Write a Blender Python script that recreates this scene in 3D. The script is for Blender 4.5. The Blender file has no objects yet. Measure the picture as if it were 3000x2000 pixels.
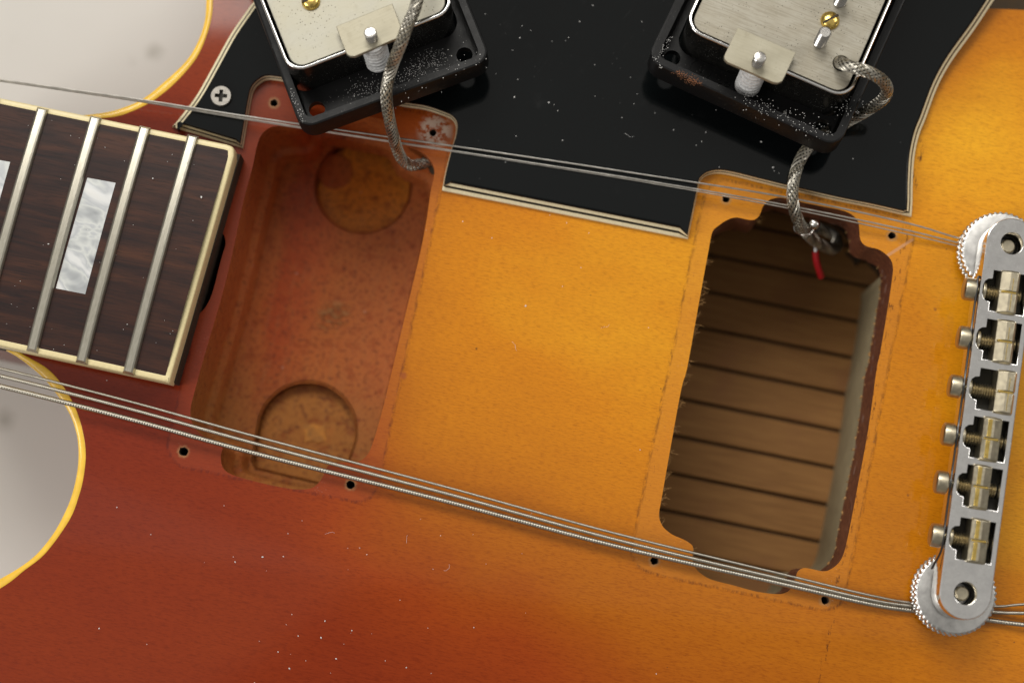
import bpy, bmesh, math, random
import numpy as np
from mathutils import Vector, Matrix
from mathutils.geometry import tessellate_polygon
random.seed(7)
SC = bpy.context.scene
COL = SC.collection
S = 0.001                       # everything below is written in millimetres

# ------------------------------------------------------------------ camera
TILT = math.radians(7.85); W0 = 426.0; FPX = 5800.0
CAM = Vector((0.0, -W0*math.sin(TILT), W0*math.cos(TILT)))
cd = bpy.data.cameras.new('camera'); cam = bpy.data.objects.new('camera', cd); COL.objects.link(cam)
cam.location = CAM*S; cam.rotation_euler = (TILT, 0, 0)
cd.sensor_width = 36.0; cd.lens = FPX/3000.0*36.0; cd.clip_start = 0.02; cd.clip_end = 20.0
cd.dof.use_dof = True; cd.dof.focus_distance = 0.418; cd.dof.aperture_fstop = 6.5
SC.camera = cam

# ------------------------------------------------------------------ world and lamps (a workshop: dim room, big soft lamps)
w = bpy.data.worlds.new('World'); SC.world = w; w.use_nodes = True
bg = w.node_tree.nodes['Background']; bg.inputs[0].default_value = (1.0, 0.95, 0.87, 1); bg.inputs[1].default_value = 0.20
def area(name, loc, target, sx, sy, watts, color):
    ld = bpy.data.lights.new(name, 'AREA'); ld.shape = 'RECTANGLE'; ld.size = sx; ld.size_y = sy; ld.energy = watts; ld.color = color
    o = bpy.data.objects.new(name, ld); COL.objects.link(o); o.location = loc
    o.rotation_euler = (Vector(target)-Vector(loc)).to_track_quat('-Z', 'Y').to_euler()
    return o
area('softbox_key', (-0.20, 0.90, 1.25), (0, 0, 0), 0.9, 0.6, 14, (1.0, 0.965, 0.90))
area('softbox_fill', (-1.20, -0.35, 0.95), (0, 0, 0), 0.7, 0.7, 11.5, (1.0, 0.97, 0.92))
area('softbox_right', (1.15, 0.55, 0.95), (0, 0, 0), 0.5, 0.5, 4.5, (1.0, 0.97, 0.92))
# large dim lamps added for the ceiling's haze; their gap shapes the photographer's dark reflection
def panel(name, cx, cy, z, rot, sx, sy, rad):
    o = area(name, (cx, cy, z), (cx, cy, 0), sx, sy, math.pi*sx*sy*rad, (1.0, 0.97, 0.92)); o.rotation_euler = (0, 0, rot); return o
panel('haze_panel', 0.0, 0.458, 1.30, 0.0, 2.4, 1.282, 0.27)
panel('haze_panel', -0.161-0.53*0.45-0.848*0.35, -0.183-0.848*0.45+0.53*0.35, 1.31, math.atan2(0.848, 0.53), 0.9, 0.7, 0.27)
panel('haze_panel', 0.80, -0.60, 1.31, 0.0, 0.9, 0.83, 0.27)
vs = SC.view_settings; vs.view_transform = 'Standard'; vs.look = 'None'; vs.gamma = 1.0; vs.exposure = -0.12; vs.use_curve_mapping = False

# ------------------------------------------------------------------ helpers
def ray(x, y):
    d = Vector(((x-1500.0)/FPX, -(y-1000.0)/FPX, -1.0))
    return Matrix.Rotation(TILT, 3, 'X') @ d
def P(x, y, z=0.0):
    d = ray(x, y); t = (z-CAM.z)/d.z
    return CAM + d*t
def P2(x, y, z=0.0):
    p = P(x, y, z); return Vector((p.x, p.y))
def smooth(pts, n=6):
    """Catmull-Rom through an open list of points (any dimension)"""
    pts = [Vector(p) for p in pts]
    if len(pts) < 3: return pts
    q = [pts[0]*2-pts[1]]+pts+[pts[-1]*2-pts[-2]]; out = []
    for i in range(1, len(q)-2):
        for k in range(n):
            t = k/n; a, b, c, d = q[i-1], q[i], q[i+1], q[i+2]
            out.append(0.5*((2*b)+(c-a)*t+(2*a-5*b+4*c-d)*t*t+(3*b-a-3*c+d)*t**3))
    out.append(pts[-1]); return out
def smooth_closed(pts, n=4):
    pts = [Vector(p) for p in pts]; m = len(pts); out = []
    for i in range(m):
        a, b, c, d = pts[i-1], pts[i], pts[(i+1) % m], pts[(i+2) % m]
        for k in range(n):
            t = k/n
            out.append(0.5*((2*b)+(c-a)*t+(2*a-5*b+4*c-d)*t*t+(3*b-a-3*c+d)*t**3))
    return out
def sarea(p): return 0.5*sum(p[i-1].x*p[i].y-p[i].x*p[i-1].y for i in range(len(p)))
def ccw(p):
    p = [Vector((q[0], q[1])) for q in p]
    return p if sarea(p) > 0 else p[::-1]
def normals(path, closed):
    """outward (right hand side of travel) mitred normals"""
    n = len(path); out = []
    for i in range(n):
        a = path[i-1] if (closed or i > 0) else None
        b = path[(i+1) % n] if (closed or i < n-1) else None
        t1 = (path[i]-a).normalized() if a is not None else None
        t2 = (b-path[i]).normalized() if b is not None else None
        if t1 is None: t1 = t2
        if t2 is None: t2 = t1
        n1 = Vector((t1.y, -t1.x)); n2 = Vector((t2.y, -t2.x)); m = n1+n2
        if m.length < 1e-6: m = n1.copy()
        m.normalize(); m = m/max(0.62, m.dot(n1)); out.append(m)
    return out
def rrect(cx, cy, w_, h_, r, n=6):
    out = []
    for (sx, sy, a0) in ((1, 1, 0), (-1, 1, 90), (-1, -1, 180), (1, -1, 270)):
        for k in range(n+1):
            a = math.radians(a0+90*k/n)
            out.append(Vector((cx+sx*(w_/2-r)+r*math.cos(a), cy+sy*(h_/2-r)+r*math.sin(a))))
    return out
def circle(cx, cy, r, n=24): return [Vector((cx+r*math.cos(2*math.pi*k/n), cy+r*math.sin(2*math.pi*k/n))) for k in range(n)]

class MB:
    def __init__(s): s.v = []; s.f = []; s.uv = {}
    def add(s, vs_, fs_):
        o = len(s.v); s.v += [tuple(v) for v in vs_]; s.f += [tuple(i+o for i in f) for f in fs_]; return o
    def cap(s, loops, z, up=True):
        """flat face with holes; loops[0] outer"""
        ls = [[Vector((p[0], p[1], 0)) for p in l] for l in loops]
        flat = [p for l in ls for p in l]
        tris = tessellate_polygon(ls); out = []
        for t in tris:
            a, b, c = (flat[i] for i in t)
            cr = (b-a).cross(c-a).z
            if abs(cr) < 1e-9: continue
            out.append(t if (cr > 0) == up else t[::-1])
        s.add([(p.x, p.y, z) for p in flat], out)
    def band(s, path, offs, zs, closed=True, w=None, flip=False):
        """skin between successive (offset, z) copies of path"""
        nr = normals(path, closed); n = len(path); base = len(s.v); m = len(offs)
        for k in range(m):
            for i in range(n):
                q = path[i]+nr[i]*offs[k]*(w[i] if w else 1.0)
                z = zs[k][i] if isinstance(zs[k], (list, tuple)) else zs[k]
                s.v.append((q.x, q.y, z))
        for k in range(m-1):
            for i in range(n if closed else n-1):
                j = (i+1) % n; f = (base+k*n+i, base+k*n+j, base+(k+1)*n+j, base+(k+1)*n+i)
                s.f.append(f[::-1] if flip else f)
    def off(s, path, o, closed=True, w=None):
        nr = normals(path, closed); return [path[i]+nr[i]*o*(w[i] if w else 1.0) for i in range(len(path))]
    def prism(s, outer, holes, z0, z1, bottom=True, bev=0.0, hb=None):
        outer = ccw(outer); holes = [ccw(h)[::-1] for h in holes]
        if bev > 0:
            hb = bev if hb is None else hb
            s.cap([s.off(outer, -bev)]+[s.off(h, -hb) for h in holes], z1)
            for l, e in [(outer, bev)]+[(h, hb) for h in holes]:
                s.band(l, [0, 0, -e*0.3, -e], [z0, z1-e, z1-e*0.3, z1])
        else:
            s.cap([outer]+holes, z1)
            for l in [outer]+holes: s.band(l, [0, 0], [z0, z1])
        if bottom: s.cap([outer]+holes, z0, False)
    def tube(s, pts, r, n=8, caps=True, radii=None):
        pts = [Vector(p) for p in pts]; m = len(pts); base = len(s.v)
        t = (pts[1]-pts[0]).normalized(); u = t.orthogonal().normalized()
        for i in range(m):
            a = pts[max(0, i-1)]; b = pts[min(m-1, i+1)]; t = (b-a).normalized()
            u = (u-t*u.dot(t)).normalized(); v = t.cross(u); rr = radii[i] if radii else r
            for k in range(n):
                an = 2*math.pi*k/n; q = pts[i]+(u*math.cos(an)+v*math.sin(an))*rr; s.v.append(tuple(q))
        for i in range(m-1):
            for k in range(n):
                k2 = (k+1) % n; s.f.append((base+i*n+k, base+i*n+k2, base+(i+1)*n+k2, base+(i+1)*n+k))
        if caps:
            s.f.append(tuple(base+k for k in range(n))[::-1]); s.f.append(tuple(base+(m-1)*n+k for k in range(n)))
    def lathe(s, prof, n=32, M=None):
        """prof: list of (r, z) bottom to top about local z"""
        M = M or Matrix.Identity(4); base = len(s.v)
        for (r, z) in prof:
            for k in range(n):
                a = 2*math.pi*k/n; rr = r(a) if callable(r) else r
                s.v.append(tuple(M @ Vector((rr*math.cos(a), rr*math.sin(a), z))))
        for i in range(len(prof)-1):
            for k in range(n):
                k2 = (k+1) % n; s.f.append((base+i*n+k, base+i*n+k2, base+(i+1)*n+k2, base+(i+1)*n+k))
        s.f.append(tuple(base+k for k in range(n))[::-1]); s.f.append(tuple(base+(len(prof)-1)*n+k for k in range(n)))
    def box(s, x0, x1, y0, y1, z0, z1, M=None):
        M = M or Matrix.Identity(4)
        v = [M @ Vector(p) for p in ((x0, y0, z0), (x1, y0, z0), (x1, y1, z0), (x0, y1, z0), (x0, y0, z1), (x1, y0, z1), (x1, y1, z1), (x0, y1, z1))]
        s.add(v, [(3, 2, 1, 0), (4, 5, 6, 7), (0, 1, 5, 4), (1, 2, 6, 5), (2, 3, 7, 6), (3, 0, 4, 7)])
    def build(s, name, mat, parent=None, ang=35, world=False, bev=0):
        me = bpy.data.meshes.new(name); me.from_pydata([(a*S, b*S, c*S) for a, b, c in s.v], [], s.f); me.validate(); me.update()
        if mat: me.materials.append(mat)
        for p in me.polygons: p.use_smooth = True
        me.set_sharp_from_angle(angle=math.radians(ang))
        o = bpy.data.objects.new(name, me); COL.objects.link(o)
        if parent is not None:
            o.parent = parent
            if world: o.matrix_parent_inverse = root_matrix(parent).inverted()
        if bev:
            b = o.modifiers.new('bevel', 'BEVEL'); b.width = bev*S; b.segments = 2; b.limit_method = 'ANGLE'; b.angle_limit = math.radians(40)
        return o
def root_matrix(o):
    M = Matrix.Identity(4)
    while o is not None:
        M = o.matrix_parent_inverse @ o.matrix_basis if o.parent else o.matrix_basis @ Matrix.Identity(4)
        if o.parent: M = root_matrix(o.parent) @ M
        return M
    return M
def thing(name, label, cat, M=None, group=None):
    o = bpy.data.objects.new(name, None); COL.objects.link(o); o.empty_display_size = 0.01
    if M is not None: o.matrix_basis = M
    o['label'] = label; o['category'] = cat
    if group: o['group'] = group
    return o
def tag(o, label, cat, group=None, kind=None):
    o['label'] = label
    if cat: o['category'] = cat
    if group: o['group'] = group
    if kind: o['kind'] = kind
    return o

# ------------------------------------------------------------------ materials
class NT:
    def __init__(s, name):
        s.m = bpy.data.materials.new(name); s.m.use_nodes = True; s.t = s.m.node_tree; s.b = s.t.nodes['Principled BSDF']
        s.co = s.t.nodes.new('ShaderNodeTexCoord').outputs['Object']
    def n(s, k): return s.t.nodes.new(k)
    def l(s, a, b): s.t.links.new(a, b)
    def put(s, sock, v):
        if isinstance(v, bpy.types.NodeSocket): s.l(v, sock)
        elif isinstance(v, (tuple, list)) and len(v) == 3 and sock.type == 'RGBA': sock.default_value = (*v, 1)
        else: sock.default_value = v
    def math(s, op, a, b=0.0, c=0.0, clamp=False):
        n = s.n('ShaderNodeMath'); n.operation = op; n.use_clamp = clamp
        for i, v in enumerate((a, b, c)): s.put(n.inputs[i], v)
        return n.outputs[0]
    def sstep(s, v, a, b):
        n = s.n('ShaderNodeMapRange'); n.interpolation_type = 'SMOOTHSTEP'
        s.put(n.inputs[0], v); n.inputs[1].default_value = a; n.inputs[2].default_value = b; return n.outputs[0]
    def mapping(s, rot=0.0, scale=(1, 1, 1), loc=(0, 0, 0), co=None):
        """millimetre coordinates, turned by rot about z"""
        n = s.n('ShaderNodeMapping'); n.vector_type = 'TEXTURE'
        n.inputs['Rotation'].default_value = (0, 0, rot); n.inputs['Location'].default_value = [c*S for c in loc]
        n.inputs['Scale'].default_value = [1.0*S/k for k in scale]; s.l(co or s.co, n.inputs[0]); return n.outputs[0]
    def noise(s, vec, scale=1.0, detail=3, rough=0.55, out='Fac', dist=0.0):
        n = s.n('ShaderNodeTexNoise'); s.l(vec, n.inputs['Vector']); n.inputs['Scale'].default_value = scale
        n.inputs['Detail'].default_value = detail; n.inputs['Roughness'].default_value = rough; n.inputs['Distortion'].default_value = dist
        return n.outputs[out]
    def voro(s, vec, scale=1.0, feat='F1', out='Distance'):
        n = s.n('ShaderNodeTexVoronoi'); n.feature = feat; s.l(vec, n.inputs['Vector']); n.inputs['Scale'].default_value = scale; return n.outputs[out]
    def ramp(s, fac, stops):
        n = s.n('ShaderNodeValToRGB'); s.put(n.inputs[0], fac); e = n.color_ramp.elements
        while len(e) < len(stops): e.new(0.5)
        for i, (p, c) in enumerate(stops): e[i].position = p; e[i].color = (*c, 1)
        return n.outputs[0]
    def mix(s, f, a, b, mode='MIX'):
        n = s.n('ShaderNodeMix'); n.data_type = 'RGBA'; n.blend_type = mode
        s.put(n.inputs[0], f); s.put(n.inputs[6], a); s.put(n.inputs[7], b); return n.outputs[2]
    def sep(s, v):
        n = s.n('ShaderNodeSeparateXYZ'); s.l(v, n.inputs[0]); return n.outputs
    def bump(s, h, strength=0.3, dist=0.05):
        n = s.n('ShaderNodeBump'); n.inputs['Strength'].default_value = strength; n.inputs['Distance'].default_value = dist*S
        s.put(n.inputs['Height'], h); s.l(n.outputs[0], s.b.inputs['Normal']); return n.outputs[0]
    def set(s, **k):
        for a, v in k.items(): s.put(s.b.inputs[a.replace('_', ' ')], v)
        return s.m
AX = math.atan2(-(1225-771), 2893-600)            # string direction, in the plane of the body
GR = math.radians(-11.0)                            # grain of the laminated top

def mat_plain(name, col, rough=0.5, metal=0.0, var=0.08, scale=0.6, bump=0.0, spec=0.5, coat=0.0):
    t = NT(name); m = t.mapping(); nz = t.noise(m, scale, 4)
    c = t.mix(1.0, col, t.ramp(nz, [(0.3, (1-var,)*3), (0.7, (1+var,)*3)]), 'MULTIPLY')
    r = t.math('ADD', t.math('MULTIPLY', t.math('SUBTRACT', nz, 0.5), 0.35*min(1, rough*2)), rough, clamp=True)
    if bump: t.bump(t.noise(t.mapping(), 5.0, 3), bump, 0.03)
    return t.set(Base_Color=c, Roughness=r, Metallic=metal, Specular_IOR_Level=spec, Coat_Weight=coat)

M_ = {}
M_['bench'] = None
def mk_bench():
    t = NT('bench_surface'); m = t.mapping()
    c = t.ramp(t.noise(m, 0.012, 4), [(0.3, (0.63, 0.605, 0.555)), (0.7, (0.70, 0.68, 0.64))])
    sm = t.sstep(t.noise(t.mapping(loc=(13, 5, 0)), 0.06, 5, 0.6), 0.66, 0.80)
    c = t.mix(t.math('MULTIPLY', sm, 0.2), c, (0.16, 0.14, 0.10))
    for (px, py, r) in ((452, 152, 2.4), (12, 1228, 3.0)):
        q = P(px, py, -50); s3 = t.n('ShaderNodeVectorMath'); s3.operation = 'DISTANCE'; t.l(t.mapping(), s3.inputs[0]); s3.inputs[1].default_value = q
        d = t.math('ADD', s3.outputs['Value'], t.math('MULTIPLY', t.noise(m, 0.5, 4), 3.0))
        c = t.mix(t.math('MULTIPLY', t.sstep(d, r+2.5, 1.2), 0.42), c, (0.17, 0.15, 0.10))
    t.bump(t.noise(m, 2.0, 3), 0.1, 0.05)
    return t.set(Base_Color=c, Roughness=0.55)
M_['bench'] = mk_bench()
M_['slab_brown'] = mat_plain('dark_brown', (0.060, 0.036, 0.014), 0.8, var=0.25)
M_['cream'] = mat_plain('cream_binding', (0.80, 0.68, 0.38), 0.35, var=0.06, scale=1.5, bump=0.15)
M_['amber_binding'] = mat_plain('amber_binding', (0.95, 0.58, 0.06), 0.25, var=0.10, scale=0.3, coat=0.4)
M_['trim_cream'] = mat_plain('cream_trim', (0.84, 0.76, 0.52), 0.4, var=0.10, scale=2.0)
M_['trim_black'] = mat_plain('black_trim', (0.010, 0.012, 0.010), 0.4)
M_['trim_edge'] = mat_plain('worn_cut_edge', (0.24, 0.15, 0.085), 0.5, var=0.3, scale=2.0)
def mk_chrome():
    t = NT('aged_chrome'); m = t.mapping(); a = t.noise(m, 0.5, 5, 0.7); pit = t.sstep(t.noise(m, 2.6, 4, 0.7), 0.60, 0.72); gate = t.sstep(t.noise(t.mapping(loc=(9, 4, 2)), 0.22, 3), 0.50, 0.62)
    c = t.ramp(a, [(0.3, (0.72, 0.71, 0.70)), (0.7, (0.86, 0.85, 0.83))]); c = t.mix(t.math('MULTIPLY', t.math('MULTIPLY', pit, gate), 0.75), c, (0.13, 0.12, 0.09))
    t.bump(t.noise(m, 1.2, 4), 0.10, 0.05); return t.set(Base_Color=c, Metallic=1.0, Roughness=t.math('ADD', t.math('MULTIPLY', a, 0.16), t.math('ADD', 0.05, t.math('MULTIPLY', pit, 0.2))))
M_['chrome'] = mk_chrome()
M_['nickel'] = mat_plain('tarnished_nickel', (0.56, 0.50, 0.37), 0.36, 1.0, var=0.12, scale=1.2, bump=0.2)
M_['fret'] = None
M_['wheel'] = mat_plain('wheel_nickel', (0.70, 0.69, 0.67), 0.33, 1.0, var=0.12, scale=0.7, bump=0.15)
M_['stud'] = mat_plain('bright_screw', (0.62, 0.60, 0.57), 0.22, 1.0, var=0.05)
M_['brass'] = mat_plain('brass', (0.78, 0.56, 0.16), 0.24, 1.0, var=0.18, scale=1.0)
M_['braid'] = mat_plain('tinned_wire', (0.56, 0.53, 0.46), 0.40, 1.0, var=0.15)
M_['braid_core'] = mat_plain('cable_core', (0.045, 0.038, 0.030), 0.8)
M_['string'] = mat_plain('steel_string', (0.68, 0.65, 0.60), 0.35, 1.0, var=0.05)
M_['wound'] = mat_plain('wound_string', (0.44, 0.41, 0.35), 0.36, 1.0, var=0.08)
M_['dark_steel'] = mat_plain('near_black', (0.022, 0.020, 0.014), 0.55, 0.3, var=0.4)  # near-black for channel floors, slots and the sheet under the base plates
M_['wire_black'] = mat_plain('retainer_wire', (0.09, 0.09, 0.09), 0.35, 0.9)
M_['red'] = mat_plain('red_sleeve', (0.36, 0.008, 0.012), 0.35, var=0.15, scale=2)
M_['solder'] = mat_plain('solder', (0.72, 0.70, 0.66), 0.15, 1.0, var=0.1)
M_['white'] = mat_plain('white_grain', (0.86, 0.85, 0.83), 0.6)
M_['copper_dust'] = mat_plain('copper_dust', (0.33, 0.14, 0.065), 0.7, var=0.4, scale=3)
M_['spring'] = mat_plain('dusty_spring', (0.70, 0.70, 0.70), 0.75, 0.0, var=0.25, scale=2, bump=0.5)
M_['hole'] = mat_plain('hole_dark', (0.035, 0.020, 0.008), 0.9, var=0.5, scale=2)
M_['fuzz'] = mat_plain('bare_wood_fibre', (0.40, 0.22, 0.075), 0.85, var=0.5, scale=3)
M_['tongue'] = mat_plain('dark_neck_wood', (0.030, 0.018, 0.010), 0.7, var=0.45, scale=1.2, bump=0.4)
M_['neck_wood'] = mat_plain('red_neck_wood', (0.16, 0.018, 0.010), 0.4, var=0.2, coat=0.3)

def mk_fret():
    t = NT('fret_nickel'); m = t.mapping(rot=math.atan2(-1, -0.27)-math.pi/2*0, scale=(0.12, 1, 1))
    nz = t.noise(m, 5.0, 4)
    c = t.ramp(nz, [(0.3, (0.44, 0.415, 0.34)), (0.7, (0.55, 0.52, 0.44))])
    t.bump(nz, 0.04, 0.03); return t.set(Base_Color=c, Metallic=0.9, Roughness=0.30)
M_['fret'] = mk_fret()
def mk_rosewood():
    t = NT('rosewood'); m = t.mapping(rot=AX, scale=(0.10, 1.0, 1.0)); big = t.noise(m, 0.35, 5, 0.6, dist=0.6); fine = t.noise(t.mapping(rot=AX, scale=(0.06, 1, 1)), 3.2, 4, 0.65)
    c = t.ramp(big, [(0.28, (0.014, 0.009, 0.010)), (0.45, (0.034, 0.015, 0.012)), (0.60, (0.056, 0.022, 0.014)), (0.78, (0.090, 0.033, 0.016))])
    c = t.mix(t.sstep(fine, 0.50, 0.66), c, t.mix(0.55, c, (0.012, 0.009, 0.009)))
    t.bump(fine, 0.3, 0.04); return t.set(Base_Color=c, Roughness=t.math('ADD', t.math('MULTIPLY', fine, 0.2), 0.36), Specular_IOR_Level=0.22)
M_['rosewood'] = mk_rosewood()
def mk_pearl():
    t = NT('pearl_inlay'); m = t.mapping(rot=AX+0.5, scale=(1, 0.6, 1), loc=(3, 1, 0)); a = t.noise(m, 0.085, 2.5, 0.5, dist=2.2); d = t.noise(t.mapping(rot=AX-0.3, scale=(0.5, 1, 1)), 0.16, 3, 0.5, dist=1.2)
    f = t.math('ADD', t.math('MULTIPLY', a, 0.62), t.math('MULTIPLY', d, 0.38))
    c = t.ramp(f, [(0.36, (0.24, 0.25, 0.27)), (0.45, (0.46, 0.48, 0.49)), (0.50, (0.66, 0.68, 0.66)), (0.53, (0.50, 0.52, 0.54)), (0.60, (0.74, 0.75, 0.75)), (0.70, (0.80, 0.79, 0.76))])
    t.bump(f, 0.5, 0.8); return t.set(Base_Color=c, Roughness=0.22, Coat_Weight=0.3)
M_['pearl'] = mk_pearl()
def mk_guard():
    t = NT('pickguard_black'); m = t.mapping(); sc = t.noise(t.mapping(rot=0.9, scale=(0.05, 1, 1)), 3.0, 3)
    sm = t.noise(m, 0.05, 5, 0.6); sp = t.voro(m, 0.45)
    dust = t.math('MULTIPLY', t.sstep(sp, 0.085, 0.03), t.sstep(t.noise(m, 0.09, 2), 0.48, 0.60))
    hz = t.sstep(t.noise(t.mapping(loc=(7, 3, 0)), 0.10, 5, 0.65), 0.60, 0.85)
    c = t.mix(t.math('MULTIPLY', dust, 0.12), (0.0035, 0.0045, 0.0048), (0.35, 0.35, 0.34))
    c = t.mix(t.math('MULTIPLY', hz, 0.02), c, (0.4, 0.4, 0.4))
    r = t.math('ADD', t.math('MULTIPLY', sm, 0.10), 0.03); r = t.math('ADD', r, t.math('MULTIPLY', t.sstep(sc, 0.66, 0.75), 0.10))
    return t.set(Base_Color=c, Roughness=r, Specular_IOR_Level=0.32)
M_['guard'] = mk_guard()
def mk_ring():
    t = NT('ring_plastic'); m = t.mapping(); sp = t.voro(m, 1.5); dust = t.math('MULTIPLY', t.sstep(sp, 0.16, 0.05), t.sstep(t.noise(m, 0.10, 3), 0.47, 0.60))
    c = t.mix(t.math('MULTIPLY', dust, 0.5), (0.007, 0.007, 0.0074), (0.33, 0.32, 0.29))
    t.bump(t.noise(m, 4.0, 4), 0.25, 0.05); return t.set(Base_Color=c, Roughness=t.math('ADD', t.math('MULTIPLY', t.noise(m, 0.3, 3), 0.25), 0.28), Specular_IOR_Level=0.2)
M_['ring'] = mk_ring()
def mk_cover():
    t = NT('cover_wall'); m = t.mapping(); z = t.sep(m)[2]; nz = t.noise(m, 1.6, 5, 0.7); sp = t.voro(m, 2.2)
    grime = t.math('MULTIPLY', t.sstep(sp, 0.20, 0.06), t.sstep(t.noise(m, 0.25, 3), 0.42, 0.58))
    c = t.mix(t.sstep(nz, 0.42, 0.62), (0.06, 0.058, 0.052), (0.14, 0.135, 0.12)); c = t.mix(t.math('MULTIPLY', grime, 0.7), c, (0.5, 0.5, 0.48))
    return t.set(Base_Color=c, Metallic=t.math('SUBTRACT', 0.9, t.math('MULTIPLY', grime, 0.8)), Roughness=t.math('ADD', t.math('MULTIPLY', nz, 0.25), 0.10))
M_['cover'] = mk_cover()
def mk_plate(name, ca, cb, speck, brush):
    t = NT(name); m = t.mapping(); br = t.noise(t.mapping(rot=0.06, scale=(0.05, 1, 1)), 4.0, 3); bl = t.noise(m, 0.16, 4)
    c = t.ramp(bl, [(0.32, ca), (0.68, cb)]); c = t.mix(t.math('MULTIPLY', t.sstep(br, 0.45, 0.62), brush), c, (0.20, 0.175, 0.125))
    sp = t.sstep(t.voro(t.mapping(loc=(2, 1, 0)), 1.5), 0.24, 0.10); gate = t.sstep(t.noise(m, 0.35, 4), 0.44, 0.58); sm2 = t.sstep(t.noise(m, 0.5, 5, 0.7), 0.56, 0.72); c = t.mix(t.math('MULTIPLY', sm2, 0.25), c, (0.22, 0.19, 0.13))
    c = t.mix(t.math('MULTIPLY', t.math('MULTIPLY', sp, gate), speck), c, (0.035, 0.028, 0.018))
    t.bump(br, 0.10, 0.03); return t.set(Base_Color=c, Metallic=0.55, Roughness=t.math('ADD', t.math('MULTIPLY', bl, 0.2), 0.42))
M_['plate_a'] = mk_plate('base_plate_pale', (0.37, 0.35, 0.275), (0.45, 0.435, 0.37), 0.85, 0.05)
M_['plate_b'] = mk_plate('base_plate_brushed', (0.33, 0.30, 0.235), (0.42, 0.395, 0.33), 0.8, 0.35)
M_['tab'] = mk_plate('mounting_tab', (0.36, 0.33, 0.245), (0.45, 0.42, 0.325), 0.25, 0.12)
def mk_slat():
    t = NT('kerfed_spruce'); m = t.mapping(rot=AX, scale=(0.07, 1, 1)); nz = t.noise(m, 1.2, 5, 0.6); b = t.noise(t.mapping(), 0.07, 3)
    c = t.ramp(nz, [(0.3, (0.225, 0.098, 0.022)), (0.7, (0.335, 0.160, 0.043))]); c = t.mix(t.sstep(b, 0.5, 0.8), c, (0.24, 0.10, 0.03))
    t.bump(nz, 0.3, 0.1); return t.set(Base_Color=c, Roughness=0.75)
M_['slat'] = mk_slat()
M_['kerf'] = mat_plain('kerf_dark', (0.07, 0.034, 0.011), 0.9)
M_['block_wall'] = mat_plain('block_wall', (0.32, 0.255, 0.145), 0.8, var=0.12, scale=0.3)
def mk_rout(name='stained_rout', amber=False):
    t = NT(name); m = t.mapping(); a = t.noise(m, 0.06, 4); g = t.noise(t.mapping(rot=AX+math.pi/2, scale=(0.12, 1, 1)), 0.9, 4, 0.6); sp = t.noise(m, 1.15, 5, 0.7); sp2 = t.noise(t.mapping(loc=(31, 7, 0)), 0.35, 5, 0.7)
    ctr = P2(905, 900, -26); q = t.sep(t.mapping(rot=AX, loc=(ctr.x, ctr.y, 0)))
    v = t.math('ADD', t.math('MULTIPLY', t.math('ADD', q[0], 16.0), 1/32.0), t.math('MULTIPLY', t.math('SUBTRACT', a, 0.5), 0.45), clamp=True)
    c = t.ramp(v, [(0.05, (0.40, 0.110, 0.034)), (0.18, (0.44, 0.115, 0.028)), (0.28, (0.40, 0.070, 0.018)), (0.45, (0.42, 0.090, 0.024)), (0.62, (0.45, 0.125, 0.032)), (0.95, (0.42, 0.125, 0.036))])
    lo = t.sstep(t.math('ADD', q[1], t.math('MULTIPLY', a, 8.0)), -4.0, -30.0); c = t.mix(t.math('MULTIPLY', lo, 0.65), c, (0.33, 0.160, 0.042))
    if amber: c = t.ramp(sp2, [(0.3, tuple(amber)), (0.7, tuple(k*1.28 for k in amber))])
    c = t.mix(t.math('MULTIPLY', t.sstep(sp2, 0.52, 0.70), 0.45), c, (0.42, 0.135, 0.030))
    c = t.mix(t.math('MULTIPLY', t.sstep(sp2, 0.50, 0.34), 0.55), c, (0.25, 0.045, 0.014))
    c = t.mix(t.math('MULTIPLY', t.sstep(sp, 0.53, 0.61), 0.70), c, (0.13, 0.036, 0.016))
    c = t.mix(t.math('MULTIPLY', t.sstep(g, 0.5, 0.75), 0.16), c, (0.40, 0.20, 0.08))
    cc = P2(975, 925, -26); d3 = t.sep(t.mapping(rot=0.5, loc=(cc.x, cc.y, 0))); rad = t.math('SQRT', t.math('ADD', t.math('MULTIPLY', d3[0], d3[0]), t.math('MULTIPLY', t.math('MULTIPLY', d3[1], d3[1]), 1.6)))
    chip = t.math('MULTIPLY', t.sstep(rad, 5.0, 2.2), t.sstep(t.noise(t.mapping(rot=AX, scale=(0.4, 1, 1)), 0.8, 4, 0.7), 0.46, 0.54))
    c = t.mix(t.math('MULTIPLY', chip, 0.8), c, t.ramp(sp, [(0.4, (0.10, 0.03, 0.012)), (0.6, (0.50, 0.25, 0.09))]))
    spw = t.sstep(t.voro(m, 0.22), 0.055, 0.025); c = t.mix(t.math('MULTIPLY', spw, 0.45), c, (0.62, 0.48, 0.42))
    h = t.math('ADD', t.math('MULTIPLY', sp, 0.6), t.math('ADD', sp2, t.math('MULTIPLY', chip, 1.5)))
    t.bump(h, 0.6, 0.5); return t.set(Base_Color=c, Roughness=0.5, Specular_IOR_Level=0.06, Coat_Weight=0.22, Coat_Roughness=t.math('ADD', t.math('MULTIPLY', sp, 0.25), 0.06))
M_['amber_rout'] = mk_rout('amber_rout', (0.58, 0.190, 0.022)); M_['olive_rout'] = mk_rout('olive_rout', (0.36, 0.145, 0.034))
M_['rout'] = mk_rout()
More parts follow.
